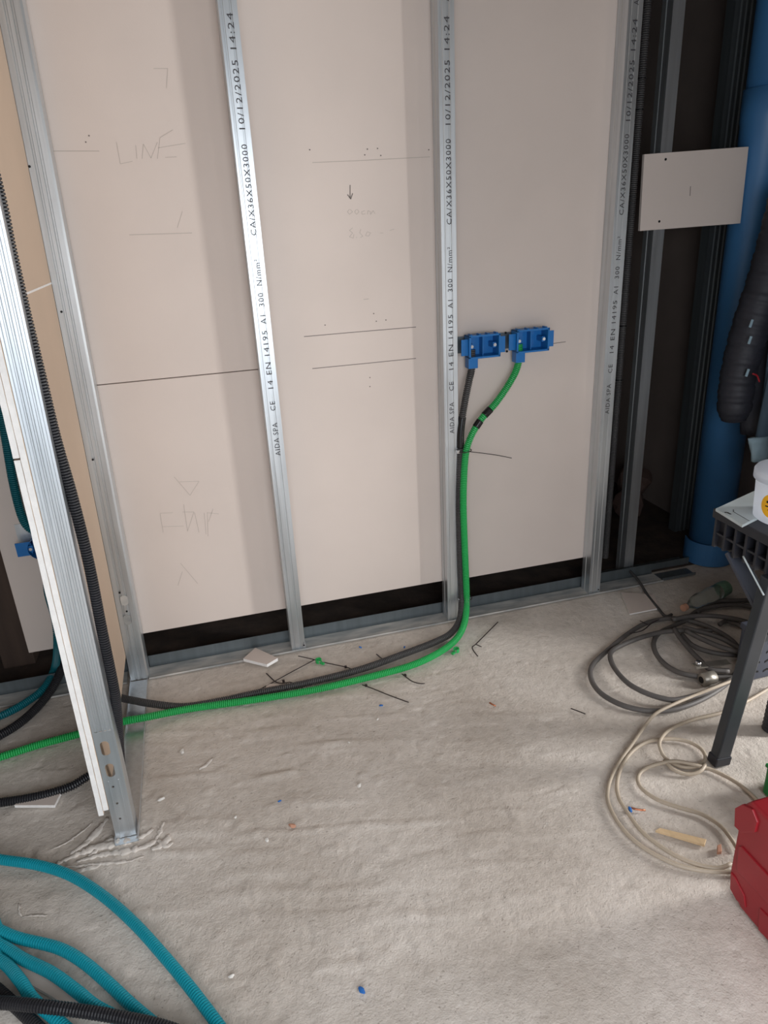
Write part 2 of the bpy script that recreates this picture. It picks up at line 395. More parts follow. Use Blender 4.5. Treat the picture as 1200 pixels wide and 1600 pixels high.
def rib_stud(cx, y, width, parent, z0=0.0, z1=ZT, m='gal_dark'):
    h = width / 2; fr = [(cx - h, y + 0.05), (cx - h, y)]
    for q in (-0.25, 0.0, 0.25):
        x = cx + q * width; fr += [(x - 0.008, y), (x - 0.004, y + 0.005), (x + 0.004, y + 0.005), (x + 0.008, y)]
    fr += [(cx + h, y), (cx + h, y + 0.05)]
    mb = MB(); mb.sheet(fr, z0, z1); return mb.build('stud', m, parent)
rib_stud(1.325, 0.40, 0.09, WB)
# printed lettering on the three studs, reading upwards; heights measured on the middle stud
PRINT = [('AIDA SPA', 678, 629), ('CE', 611, 597), ('14', 578, 566), ('EN', 557, 539), ('14195', 529, 492), ('A1', 482, 469), ('300', 456, 436),
         ('N/mm\u00b2', 425, 386), ('CA/X36X50X3000', 351, 217), ('10/12/2025', 195, 94), ('14:24', 78, 25), ('AIDA SPA', 2, -60)]
for st, cx in ((SB, -0.604), (SCC, 0.005), (SD, 0.612)):
    mb = MB()
    for body, b, t in PRINT:
        q, fs = text_mesh(body); z0 = yp(702, b, 0).z; z1 = yp(702, t, 0).z
        mb.add([(cx + 0.008 - 0.0165 * p[1], -0.0007, z0 + (z1 - z0) * p[0]) for p in q], fs)
    me = bpy.data.meshes.new('lettering'); me.from_pydata(mb.v, [], mb.f); link('lettering', me, 'print', st)
# folded foot tabs of the studs
for cx in (-0.597, 0.012, 0.618):
    mb = MB(); mb.prism([(cx - 0.014, -0.0028, 0.003), (cx + 0.016, -0.0028, 0.003), (cx + 0.016, -0.0028, 0.036), (cx + 0.004, -0.0028, 0.010)], (0, 0.0012, 0)); t = mb.build('foot_tab', 'gal', WB)
    mb = MB(); mb.lathe([(0.003, 0), (0.003, 0.0015)], (cx + 0.010, -0.0042, 0.018), 10, 'y'); mb.build('screw', 'black_screw', t)

# pencil marks on the boards: flat drawn strokes
def strokes(name, lines, m, wd=0.0015, y=BY - 0.0004, parent=WB, fn=None):
    mb = MB()
    for ln in lines:
        P = [(fn or (lambda a, b: yp(a, b, y)))(u, v) for u, v in ln]
        for a, b in zip(P, P[1:]):
            d = (b - a).normalized(); n = Vector((-d.z, 0, d.x)) * wd / 2
            mb.add([a - n, b - n, b + n, a + n], [(0, 1, 2, 3)])
    me = bpy.data.meshes.new(name); me.from_pydata(mb.v, [], mb.f); return link(name, me, m, parent)
strokes('pencil_line', [[(475, 526), (560, 518.5), (650, 511)], [(488, 576), (570, 568), (650, 560)], [(862, 537), (884, 534)]], 'pencil', 0.0024)
strokes('pencil_line', [[(488, 254), (560, 251), (672, 245)], [(70, 236), (155, 236)], [(202, 367), (300, 364)], [(568, 468), (576, 467)]], 'pencil_faint', 0.002)
strokes('pencil_writing', [[(547, 289), (547, 309)], [(543, 304), (548, 311), (551, 302)]], 'pencil', 0.003)
strokes('pencil_writing', [
    [(546, 327), (543, 331), (546, 335), (551, 331), (547, 327)], [(557, 327), (554, 331), (557, 335), (561, 331), (558, 327)], [(570, 329), (565, 331), (566, 335), (571, 334)], [(574, 335), (575, 329), (579, 331), (579, 335), (583, 329), (586, 334)],
    [(551, 356), (546, 360), (551, 364), (546, 370), (552, 372), (553, 366)], [(557, 370), (557, 372)], [(564, 358), (562, 364), (567, 369), (563, 371)], [(574, 362), (571, 368), (576, 369), (579, 364), (574, 362)], [(594, 364), (599, 364)], [(609, 360), (616, 358)],
    # LINE
    [(182, 222), (188, 256), (207, 252)], [(212, 227), (214, 248)], [(222, 248), (224, 225), (236, 247), (246, 222)], [(270, 203), (250, 215), (246, 248)], [(247, 231), (290, 224)], [(258, 246), (276, 245)],
    [(240, 107), (262, 107), (260, 138)], [(285, 330), (277, 356)],
    # lower left drawings
    [(272, 745), (297, 774), (311, 752), (280, 753)], [(282, 880), (309, 912)], [(285, 893), (278, 915)],
    [(250, 802), (255, 832)], [(250, 802), (270, 801)], [(254, 823), (287, 822)], [(287, 788), (293, 830), (303, 800), (285, 800)], [(304, 801), (311, 832)], [(319, 801), (322, 835)], [(324, 801), (325, 838)], [(323, 801), (342, 803)], [(333, 795), (326, 815)]], 'pencil_faint', 0.0014)
mb = MB()
for (u, v) in ((484, 234), (574, 233), (590, 232), (670, 234), (595, 243), (570, 242), (508, 508), (588, 502), (603, 500), (584, 490), (578, 604), (578, 590), (134, 222), (139, 212)):
    p = yp(u, v, BY - 0.0006); mb.lathe([(0.0022, 0), (0.0022, 0.0004)], tuple(p), 8, 'y')
mb.build('screw_hole', 'pencil', WB)

# ------------------------------------------------------------------ left partition, running towards the camera
LX = -1.201; LEAN = 0.016
WL = struct(empty('wall_left', (LX, 0, 0))); WL.rotation_euler = (0, math.atan(LEAN), 0)
NY = -0.723
# end stud: ribbed web facing the camera, real slots and holes near its foot
W = 0.050
def oval(cx, cz, rx, rz, n=20, sq=0.0):
    out = []
    for k in range(n):
        a = 2 * math.pi * k / n
        out.append((cx + rx * math.cos(a), cz + (rz + sq if math.sin(a) > 0 else -sq - rz) * abs(math.sin(a)) if sq == 0 else cz + rz * math.sin(a) + (sq if math.sin(a) >= 0 else -sq)))
    return out
END = empty('stud'); END.parent = WL
ZS = 0.34
fr = [(0.003, NY + 0.048), (0.0, NY + 0.048), (0.0, NY)]
for q in (0.17, 0.38, 0.60, 0.82):
    x = q * W; fr += [(x - 0.004, NY), (x - 0.0025, NY + 0.0028), (x + 0.0025, NY + 0.0028), (x + 0.004, NY)]
fr += [(W, NY), (W, NY + 0.048), (W - 0.003, NY + 0.048)]
mb = MB(); mb.sheet(fr, ZS, ZT - 0.02, 0.001); mb.build('web', 'gal', END)
pl = plate_holes('web', [(0, 0.004), (W, 0.004), (W, ZS), (0, ZS)],
            [oval(0.022, 0.290, 0.0105, 0.0105, 24, 0.011), oval(0.022, 0.222, 0.0105, 0.0105, 24, 0.010), oval(0.020, 0.170, 0.0032, 0.0032, 12), oval(0.021, 0.116, 0.0032, 0.0032, 12), oval(0.020, 0.066, 0.0032, 0.0032, 12)], 0.001, 'gal', END)
pl.location = (0, NY + 0.0005, 0)
mb = MB(); mb.box((0, NY + 0.001, 0.004), (0.001, NY + 0.048, ZS)); mb.box((W - 0.001, NY + 0.001, 0.004), (W, NY + 0.048, ZS)); mb.build('flange', 'gal', END)
mb = MB()
for x in (0.012, 0.036): mb.bar((x, NY - 0.0008, 0.004), (x, NY - 0.0008, 0.19), 0.0022, 0.0014, (0, 1, 0))
mb.build('rib', 'gal', END)
# two boards on the far face, their white cut edges towards the camera
for k, (a, b, g) in enumerate(((-0.0140, -0.0010, 0.0), (-0.0272, -0.0143, 0.0012))):
    for z0, z1 in (((0.105, 1.335), (1.337, ZT - 0.02)) if k == 0 else ((0.093, 1.037), (1.0415, ZT - 0.02))):
        mb = MB(); mb.box((a, NY - 0.002 - g, z0), (b, -0.003, z1)); p = mb.build('plasterboard', 'board_tan', WL, bevel=0.001, seg=1)
        mb = MB()
        n = int((z1 - z0) / 0.03); vs = []   # rough gypsum cut edge, slightly uneven
        for i in range(n + 1):
            z = z0 + (z1 - z0) * i / n; j = random.uniform(0, 0.0018)
            vs += [(a + 0.0003 + random.uniform(0, 0.0006), NY - 0.0035 - g - j, z), (b - 0.0003 - random.uniform(0, 0.0006), NY - 0.0035 - g - j, z)]
        vb = [(x, NY - 0.0015 - g, z) for x, y, z in vs]; m = len(vs)
        fs = [(2 * i, 2 * i + 1, 2 * i + 3, 2 * i + 2) for i in range(n)] + [(2 * i, 2 * i + 2, m + 2 * i + 2, m + 2 * i) for i in range(n)] + [(2 * i + 1, m + 2 * i + 1, m + 2 * i + 3, 2 * i + 3) for i in range(n)] + [(0, m, m + 1, 1), (2 * n, 2 * n + 1, m + 2 * n + 1, m + 2 * n)]
        mb.add(vs + vb, fs); e = mb.build('cut_edge', 'gypsum', p); e['label'] = 'white broken gypsum edge'
mb = MB(); mb.box((-0.0138, NY, 1.3335), (-0.0006, -0.003, 1.3385)); mb.build('joint_strip', 'gypsum', WL)
# corner stud against the back partition
A0, A1 = -0.0005, 0.060
AST = empty('stud'); AST.parent = WL
fr = [(A0, 0.05), (A0, 0.0)]
for q in (0.32, 0.60): x = A0 + q * (A1 - A0); fr += [(x - 0.004, 0.0), (x - 0.002, 0.003), (x + 0.002, 0.003), (x + 0.004, 0.0)]
fr += [(A1 - 0.006, 0.0), (A1, 0.003), (A1 + 0.001, 0.058)]
mb = MB(); mb.sheet(fr, 0.003, ZT - 0.02, 0.001); mb.build('web', 'gal', AST)
for (u, v) in ((194, 938), (199, 968)):
    p = yp(u, v, -0.001); mb = MB(); x = p.x - LX - LEAN * p.z
    mb.prism([(a, -0.0016, b) for a, b in oval(x, p.z, 0.012, 0.010, 20, 0.009)], (0, 0.0012, 0)); o = mb.build('knockout', 'gal_dusty', AST)
for (u, v) in ((46, 260), (96, 487), (145, 718), (187, 926), (198, 955)):
    p = yp(u, v, -0.001); mb = MB(); mb.lathe([(0.0034, 0), (0.0034, 0.0014)], (p.x - LX - LEAN * p.z, -0.0022, p.z), 10, 'y'); mb.build('screw', 'black_screw', AST)
# floor track between the two studs
mb = MB(); mb.box((-0.001, -0.745, 0.0005), (0.056, -0.004, 0.0022)); mb.box((0.056, -0.745, 0.0005), (0.0572, -0.004, 0.016)); mb.box((-0.0015, -0.745, 0.0005), (-0.0005, -0.004, 0.016)); mb.build('floor_track', 'gal', WL)

# ------------------------------------------------------------------ old posts and rubble behind the partition
for i, (x0, x1, y0) in enumerate(((-1.66, -1.55, 0.24), (-1.95, -1.78, 0.34))):
    mb = MB(); mb.box((x0, y0, 0), (x1, y0 + 0.12, 2.85)); o = mb.build('wooden_post', 'oldwood', bevel=0.006)
    tag(o, ('dark old timber post behind the left edge of the far board', 'dark timber post at the far left behind the back partition')[i], 'post', 'old timber posts behind the partition')
def rock(name, c, r, m, seed, flat=0.6):
    rng = random.Random(seed); bm = bmesh.new(); bmesh.ops.create_icosphere(bm, subdivisions=2, radius=1)
    k = [Vector((rng.uniform(-1, 1), rng.uniform(-1, 1), rng.uniform(-1, 1))).normalized() for _ in range(7)]
    for v in bm.verts:
        for d in k:
            t = v.co.dot(d)
            if t > 0.62: v.co -= d * (t - 0.62)
        v.co = Vector((v.co.x * r[0], v.co.y * r[1], v.co.z * r[2]))
    lo = min(v.co.z for v in bm.verts)
    for v in bm.verts: v.co.z -= lo
    me = bpy.data.meshes.new(name); bm.to_mesh(me); bm.free()
    o = link(name, me, m); o.location = c; return o
RB = [((1.18, 0.62, 0), (0.10, 0.07, 0.09), 'broken brick lump nearest the blue pipe in the dark cavity'), ((1.02, 0.72, 0), (0.13, 0.08, 0.11), 'largest broken brick lump deep in the dark cavity'),
      ((1.32, 0.80, 0), (0.11, 0.08, 0.12), 'broken brick lump behind the ribbed stud in the cavity'), ((0.86, 0.50, 0), (0.08, 0.06, 0.06), 'small broken brick lump behind the bright narrow stud')]
for i, (c, r, lb) in enumerate(RB): tag(rock('brick_rubble', c, r, 'brick', 20 + i), lb, 'rubble', 'brick rubble behind the partition')

# ------------------------------------------------------------------ electrical boxes on the right-hand bay
def socket_box(px0, pz0, px1, label, screws=True, spout_u=0.2, y_front=-0.002):
    """open blue box between x px0..px1, lower edge height pz0"""
    h = 0.072; L = px1 - px0; x0, x1, z0, z1 = px0, px1, pz0, pz0 + h; yb = BY - 0.012; yf = y_front; t = 0.003
    o = thing('electrical_box', label, 'electrical box', ((x0 + x1) / 2, yb, z0), 'blue boxes of the socket wall')
    ox, oy, oz = o.location
    def P(mb, name, m, parent=o, **k): 
        mb.v = [(x - ox, y - oy, z - oz) for x, y, z in mb.v]; return mb.build(name, m, parent, **k)
    mb = MB(); mb.box((x0, yb - t, z0), (x1, yb, z1)); mb.box((x0, yf, z0), (x1, yb, z0 + t)); mb.box((x0, yf, z1 - t), (x1, yb, z1)); mb.box((x0, yf, z0), (x0 + t, yb, z1)); mb.box((x1 - t, yf, z0), (x1, yb, z1))
    P(mb, 'body', 'blue', bevel=0.0008, seg=1)
    mb = MB(); mb.box((x0 - 0.003, yf - 0.002, z0 - 0.003), (x1 + 0.003, yf, z0 + t)); mb.box((x0 - 0.003, yf - 0.002, z1 - t), (x1 + 0.003, yf, z1 + 0.003)); mb.box((x0 - 0.003, yf - 0.002, z0), (x0 + t, yf, z1)); mb.box((x1 - t, yf - 0.002, z0), (x1 + 0.003, yf, z1)); P(mb, 'rim', 'blue')
    for k in range(4):
        x = x0 + 0.004 + k * (L - 0.014) / 3; mb = MB(); mb.box((x, yf + 0.004, z1), (x + 0.006, yf + 0.03, z1 + 0.006)); P(mb, 'lug', 'blue')
    for sx in (x0 - 0.026, x1): mb = MB(); mb.box((sx, yf + 0.012, z0 + 0.008), (sx + 0.026, yf + 0.015, z1 - 0.010)); P(mb, 'side_tab', 'blue')
    for sx in (x0 + 0.010, x1 - 0.014):
        mb = MB(); mb.box((sx - 0.006, yf + 0.010, z0 + 0.028), (sx + 0.006, yb, z0 + 0.045)); q = P(mb, 'screw_post', 'blue')
        mb = MB(); mb.lathe([(0.0055, 0), (0.0055, 0.004), (0.002, 0.0045)], (sx, yf + 0.005, z0 + 0.037), 12, 'y'); P(mb, 'screw', 'zinc', q)
    mb = MB(); mb.box((x0 + L * 0.5, yf + 0.02, z0 + t), (x0 + L * 0.53, yb, z1 - t)); P(mb, 'divider', 'blue')
    xs_ = x0 + spout_u * L
    mb = MB(); mb.box((xs_ - 0.017, yf + 0.012, z0 - 0.038), (xs_ + 0.017, yb - 0.006, z0)); P(mb, 'spout', 'blue', bevel=0.002)
    return o, Vector((xs_, (yf + yb) / 2, z0 - 0.036))
a = yp(734, 555, 0.0); b = yp(780, 553, 0.0)
_, SP1 = socket_box(a.x, yp(735, 560, 0).z, b.x, 'blue open box beside the middle stud, fed by the black conduit', spout_u=0.16)
a = yp(808, 548, 0.0); b = yp(856, 545, 0.0)
_, SP2 = socket_box(a.x, yp(808, 551, 0).z, b.x, 'blue open box on the right, fed by the green conduit', spout_u=0.16)
# bracket the boxes are screwed on
zb_ = yp(790, 536, 0.05).z
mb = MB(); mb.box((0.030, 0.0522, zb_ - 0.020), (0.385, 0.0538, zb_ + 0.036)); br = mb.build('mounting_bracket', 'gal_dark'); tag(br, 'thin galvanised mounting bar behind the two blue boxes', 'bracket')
for (u, v) in ((792, 549), (790, 520)):
    p = yp(u, v, 0.052); mb = MB(); mb.lathe([(0.004, 0), (0.004, 0.002)], (p.x, 0.0502, p.z), 10, 'y'); mb.build('screw', 'black_screw', br)

# conduits feeding the boxes
R1 = 0.0125
GZ = R1
gpts = [SP2 + Vector((0.0, 0.0, 0.06)), SP2, yp(800, 592, 0.012), yp(776, 628, 0.005), yp(752, 655, -0.004), yp(735, 684, -0.012), yp(727, 715, -0.016), yp(724, 780, -0.018), yp(726, 850, -0.018), yp(728, 900, -0.020),
        yp(729, 940, -0.030), fl(726, 972, 0.05), fl(714, 997, 0.022), fl(690, 1017, GZ), fl(650, 1037, GZ), fl(600, 1052, GZ), fl(500, 1076, GZ), fl(400, 1093, GZ), fl(300, 1107, GZ), fl(222, 1122, 0.030), fl(190, 1128, 0.030), fl(130, 1145, GZ + 0.004), fl(60, 1164, GZ), fl(0, 1183, GZ), fl(-80, 1205, GZ)]
G = thing('green_conduit', 'bright green corrugated conduit along the floor up to the right blue box', 'conduit')
conduit('hose', gpts, R1, 'green', G)
def band(ctrl, i0, i1, r, name, m, parent):
    pts = path(ctrl, 0.003); mb = MB(); mb.tube(pts[i0:i1], r, 14); return mb.build(name, m, parent, True)
def nearest(ctrl, u, v):
    pts = path(ctrl, 0.003); best = min(range(len(pts)), key=lambda i: (lambda q: (q[0] - u) ** 2 + (q[1] - v) ** 2)(projpx(pts[i]))); return best
def projpx(P):
    q = RM @ (np.array(P) - CAM); return (600 + F_PX * q[0] / q[2], 800 + F_PX * q[1] / q[2])
i0 = nearest(gpts, 742, 668); i1 = nearest(gpts, 749, 657); band(gpts, min(i0, i1), max(i0, i1), R1 + 0.0012, 'tape_wrap', 'tape', G)
i0 = nearest(gpts, 755, 649); i1 = nearest(gpts, 763, 636); band(gpts, min(i0, i1), max(i0, i1), R1 + 0.0012, 'tape_wrap', 'tape', G)
bpts = [SP1 + Vector((0.0, 0.0, 0.06)), SP1, yp(733, 595, 0.012), yp(726, 630, 0.006), yp(720, 670, 0.002), yp(719, 705, 0.0), yp(717, 790, -0.002), yp(719, 880, -0.004), yp(721, 930, -0.012), fl(719, 965, 0.05), fl(706, 988, 0.022), fl(680, 1003, R1), fl(620, 1026, R1), fl(560, 1047, R1), fl(480, 1067, R1), fl(400, 1083, R1), fl(350, 1094, R1), fl(290, 1104, R1), fl(240, 1100, 0.028), fl(200, 1093, 0.034), fl(170, 1088, 0.030), Vector((-1.262, -0.20, 0.03)), Vector((-1.30, -0.20, 0.06)), Vector((-1.315, -0.195, 0.20)), Vector((-1.315, -0.19, 0.45))]
B = thing('dark_conduit', 'dark grey corrugated conduit lying against the green one, up to the left blue box', 'conduit')
conduit('hose', bpts, R1, 'dusty_black', B)
i0 = nearest(bpts, 719, 700); i1 = nearest(bpts, 722, 652); band(bpts, min(i0, i1), max(i0, i1), R1 + 0.0012, 'tape_wrap', 'tape', B)

# black conduit climbing behind the end stud and crossing to the lower left
VY = -0.688
vpts = [yp(-80, 40, VY), yp(-35, 180, VY), yp(-1, 310, VY), yp(15, 387, VY), yp(37, 483, VY), yp(46, 520, VY), yp(68, 610, VY), yp(87, 687, VY), yp(113, 777, VY), yp(138, 877, VY), yp(159, 983, VY), yp(177, 1070, VY), yp(182, 1105, VY + 0.01), Vector((-1.167, -0.645, 0.16)), Vector((-1.185, -0.60, 0.075)), Vector((-1.215, -0.545, 0.040)), fl(150, 1208, 0.026), fl(110, 1229, 0.014), fl(60, 1244, R1), fl(0, 1254, R1), fl(-70, 1260, R1)]
V = conduit('black_conduit', vpts, 0.0125, 'black'); tag(V, 'black corrugated conduit dropping behind the end stud and crossing left on the floor', 'conduit')

# left blue box and teal / black conduits beyond the end stud
_bx = yp(66, 862, 0.0)
lb = thing('electrical_box', 'blue box on the far left board, half hidden by white board edge', 'electrical box', (_bx.x, 0.02, _bx.z - 0.03), 'blue boxes of the socket wall')
def PL(mb, name, m, parent=lb, **k):
    c = lb.location; mb.v = [(x - c[0], y - c[1], z - c[2]) for x, y, z in mb.v]; return mb.build(name, m, parent, **k)
x0, z0 = yp(42, 862, 0.0).x, yp(50, 880, 0.0).z
mb = MB(); mb.lathe([(0.036, -0.002), (0.036, 0.0), (0.036, BY - 0.002)], (x0 + 0.040, 0.0, z0 + 0.045), 28, 'y', cap=False); mb.lathe([(0.036, BY - 0.006), (0.036, BY - 0.003)], (x0 + 0.040, 0, z0 + 0.045), 28, 'y'); PL(mb, 'body', 'blue')
mb = MB(); mb.box((x0 - 0.034, 0.018, z0 + 0.020), (x0 + 0.012, 0.021, z0 + 0.066)); PL(mb, 'side_tab', 'blue')
mb = MB(); mb.box((x0 + 0.004, 0.008, z0 + 0.036), (x0 + 0.018, BY - 0.004, z0 + 0.056)); q = PL(mb, 'screw_post', 'blue')
mb = MB(); mb.lathe([(0.005, 0), (0.005, 0.004)], (x0 + 0.011, 0.003, z0 + 0.046), 10, 'y'); PL(mb, 'screw', 'zinc', q)
mb = MB(); mb.box((x0 - 0.032, BY - 0.0028, z0 + 0.03), (x0 + 0.06, BY - 0.0012, z0 + 0.115)); tag(mb.build('mounting_bracket', 'gal'), 'small galvanised plate behind the far left blue box', 'bracket')
tp = [yp(-50, 420, 0.015), yp(-8, 600, 0.02), yp(8, 680, 0.02), yp(22, 760, 0.02), yp(38, 815, 0.02), Vector((x0 + 0.040, 0.028, z0 + 0.084))]
tag(conduit('teal_conduit', tp, 0.0135, 'teal_dark'), 'dark teal conduit dropping from above into the far left blue box', 'conduit')
tp = [Vector((x0 + 0.07, 0.03, z0 + 0.05)), yp(74, 915, 0.0), yp(86, 965, -0.01), yp(90, 1005, -0.03), fl(86, 1042, 0.05), fl(70, 1074, 0.025), fl(40, 1098, 0.0135), fl(0, 1119, 0.0135), fl(-80, 1150, 0.0135)]
tag(conduit('teal_conduit', tp, 0.0135, 'teal_dark'), 'teal conduit curving down behind the end stud to the floor at left', 'conduit')
tp = [yp(118, 900, -0.07), yp(112, 945, -0.06), yp(108, 990, -0.06), fl(101, 1030, 0.07), fl(88, 1064, 0.04), fl(68, 1094, 0.02), fl(38, 1124, 0.0145), fl(0, 1149, 0.0145), fl(-80, 1190, 0.0145)]
tag(conduit('black_conduit', tp, 0.0145, 'black'), 'thick black conduit curving beside the teal one behind the end stud', 'conduit')

# bottom left: four teal hoses and black ones lying on the floor
def floor_hose(name, pix, r, m, label, zs=None, grp=None):
    P = [fl(u, v, (zs[i] if zs else r)) for i, (u, v) in enumerate(pix)]
    for k, q in ((0, 1), (-1, -2)):   # carry the hose on along the floor beyond the frame
        e = P[k] + (Vector((-0.42, -0.04, 0)) if k == 0 else Vector(((P[k] - P[q]).x, (P[k] - P[q]).y, 0)).normalized() * 0.4); P = [e] + P if k == 0 else P + [e]
    return tag(conduit(name, P, r, m), label, 'conduit', grp)
gt = 'teal hoses on the floor'
floor_hose('teal_conduit', [(-60, 1334), (0, 1343), (60, 1352), (110, 1368), (160, 1399), (210, 1443), (258, 1496), (300, 1547), (345, 1607), (380, 1660)], 0.0125, 'teal', 'teal corrugated conduit arching alone across the floor, farthest right', None, gt)
floor_hose('teal_conduit', [(-60, 1426), (0, 1454), (30, 1466), (90, 1481), (130, 1503), (170, 1537), (205, 1570), (250, 1608), (300, 1650)], 0.0125, 'teal', 'second teal conduit from the right, curving between the lone arch and the bundle', None, gt)
floor_hose('teal_conduit', [(-60, 1450), (0, 1476), (35, 1498), (80, 1520), (120, 1549), (150, 1573), (200, 1600), (260, 1640)], 0.0125, 'teal', 'third teal conduit from the right, beside the white offcut strip', [0.0125, 0.0125, 0.018, 0.0245, 0.0245, 0.0245, 0.016, 0.0125], gt)
floor_hose('teal_conduit', [(-60, 1476), (0, 1500), (30, 1530), (52, 1562), (85, 1590), (130, 1630)], 0.0125, 'teal', 'teal conduit nearest the bottom left corner, crossing the white strip', [0.014, 0.016, 0.026, 0.026, 0.02, 0.014], gt)
gk = 'black hoses in the bottom left corner'
floor_hose('black_conduit', [(-60, 1572), (0, 1567), (60, 1572), (130, 1580), (200, 1592), (260, 1606), (320, 1630)], 0.0125, 'black', 'black ribbed conduit lying across the teal ones in the bottom left corner', [0.036, 0.04, 0.055, 0.046, 0.038, 0.036, 0.036], gk)
floor_hose('black_conduit', [(-60, 1506), (-12, 1540), (18, 1566), (56, 1602), (106, 1652)], 0.0125, 'black', 'black ribbed conduit slanting under the crossing one in the bottom left corner', [0.012, 0.012, 0.013, 0.014, 0.014], gk)

# ------------------------------------------------------------------ right-hand side
# drain pipe with socket collar
PX, PY, PR = 1.243, 0.122, 0.085
P = thing('drain_pipe', 'tall light blue plastic drain pipe standing right of the studs', 'pipe', (PX, PY, 0))
mb = MB(); mb.lathe([(PR, 0.0), (PR, 1.70), (PR + 0.003, 1.71), (PR + 0.003, 1.812), (PR - 0.006, 1.814)], (0, 0, 0), 40); mb.build('tube', 'pipe', P, True)
mb = MB(); mb.lathe([(PR - 0.005, 1.80), (PR - 0.005, 2.84)], (0, 0, 0), 40); mb.build('upper_tube', 'pipe', P, True)
mb = MB(); ring = []
for k in range(33):
    a = math.radians(150 + k * 240 / 32); r = PR + 0.016
    ring.append((r * math.cos(a), r * math.sin(a)))
mb.sheet(ring, 0.0, 0.10, 0.005); mb.build('collar', 'pipe', P)
# board offcut screwed on the narrow stud
OY = 0.0865
c = [yp(u, v, OY) for u, v in ((1007, 241), (1170, 229), (1157, 349), (1000, 361))]
mb = MB(); mb.prism([(p.x, OY, p.z) for p in c], (0, 0.0125, 0)); o = mb.build('board_offcut', 'board', bevel=0.0008, seg=1); tag(o, 'square plasterboard offcut screwed across the narrow bright stud', 'offcut')
for u, v in ((1040, 249), (1030, 346)):
    p = yp(u, v, OY); mb = MB(); mb.lathe([(0.0042, 0), (0.0042, 0.0012)], (p.x, OY - 0.0012, p.z), 12, 'y'); mb.build('screw', 'black_screw', o)
strokes('pencil_writing', [[(1079, 291), (1078, 306)]], 'pencil', 0.003, OY - 0.0004, o)
# thin black cable tied inside the cavity between the two studs
ct = thing('cavity_conduit', 'black conduit rising in the dark gap between printed stud and narrow stud', 'conduit')
cp = [yp(950, 870, 0.10), yp(966, 700, 0.10), yp(986, 430, 0.10), yp(1008, 100, 0.10), Vector((0.72, 0.10, 2.5))]
for i in range(len(cp)): cp[i].x = 0.715
conduit('hose', cp, 0.0125, 'dusty_black', ct)
for z in (1.84, 1.75, 1.05, 0.85):
    mb = MB(); mb.lathe([(0.0142, -0.002), (0.0142, 0.002)], (0.715, 0.10, z), 12); mb.build('tie', 'tape', ct)

# jacket hanging on the right wall
J = thing('jacket', 'dark quilted puffer jacket hanging in front of the blue pipe', 'jacket', (1.30, -0.14, 0.5))
jl = J.location
def jp(u, v, y): return yp(u, v, y) - jl
sl = path([jp(1238, 300, -0.13), jp(1222, 360, -0.13), jp(1198, 440, -0.13), jp(1172, 515, -0.13), jp(1155, 580, -0.13), jp(1148, 630, -0.13), jp(1146, 657, -0.13)], 0.006)
rad = []
L = len(sl)
for i in range(L):
    t = i / (L - 1); base = 0.070 - 0.010 * t
    puff = abs(math.sin(t * math.pi * 12 + 0.3)) ** 0.5
    end = 1.0 if t < 0.94 else 1.0 - (t - 0.94) / 0.06 * 0.25
    rad.append(base * (0.925 + 0.075 * puff) * end * (1 + 0.02 * math.sin(i * 1.7)))
mb = MB(); mb.tube(sl, rad, 24); mb.build('sleeve', 'cloth', J, True)
def loft(name, rows, m, parent, th=0.05):
    """rows: list of (centre, half width, half depth, phase) -> folded cloth body"""
    mb = MB(); n = 28; vs = []
    for (c, hw, hd, ph) in rows:
        for k in range(n):
            a = 2 * math.pi * k / n; f = 1 + 0.10 * math.sin(3 * a + ph) + 0.05 * math.sin(7 * a + 2 * ph)
            vs.append((c[0] + hw * math.cos(a) * f, c[1] + hd * math.sin(a) * f, c[2]))
    fs = [(i * n + k, i * n + (k + 1) % n, (i + 1) * n + (k + 1) % n, (i + 1) * n + k) for i in range(len(rows) - 1) for k in range(n)]
    fs += [tuple(range(n))[::-1], tuple(range((len(rows) - 1) * n, len(rows) * n))]
    mb.add(vs, fs); return mb.build(name, m, parent, True)
rows = []
for i in range(24):
    t = i / 23; z = 1.50 - 0.86 * t; puff = abs(math.sin(t * math.pi * 8)) ** 0.6
    rows.append((Vector((1.235 + 0.0 * t, -0.13, z)) - jl, (0.10 + 0.015 * t) * (0.95 + 0.05 * puff), 0.075 * (0.85 + 0.15 * puff), 0.3 * t))
loft('body', rows, 'cloth', J)
rows = [(Vector((1.195 - 0.02 * i / 9, -0.19, 1.05 - 0.46 * i / 9)) - jl, 0.075 - 0.012 * i / 9, 0.022, 0.4 * i) for i in range(10)]
loft('lining', rows, 'lining', J)
rows = [(Vector((1.115 + 0.003 * i, -0.205, 0.655 - 0.018 * i)) - jl, 0.042 - 0.002 * i, 0.016, 0.7 * i) for i in range(6)]
loft('torn_lining', rows, 'rag', J)['label'] = 'pale blue torn lining'
mb = MB(); mb.tube(path([jp(1176, 584, -0.24), jp(1183, 587, -0.24), jp(1187, 598, -0.24)], 0.006), 0.003, 6); mb.build('red_tab', 'red', J, True)
for (u, v) in ((1174, 505), (1172, 531), (1168, 582)):
    mb = MB(); p = jp(u, v, -0.205); mb.bar(p + Vector((0.003, 0, 0.012)), p - Vector((0.004, 0, 0.014)), 0.008, 0.006, (0, 1, 0)); mb.build('stuffing_tuft', 'rag', J, bevel=0.002)
mb = MB(); mb.tube(path([Vector((1.40, -0.13, 1.58)), Vector((1.33, -0.13, 1.57)), Vector((1.26, -0.13, 1.55)), Vector((1.235, -0.13, 1.50))], 0.008), 0.006, 8); tag(mb.build('wall_hook', 'dsteel', None, True), 'dark wall hook that the puffer jacket hangs on', 'hook')

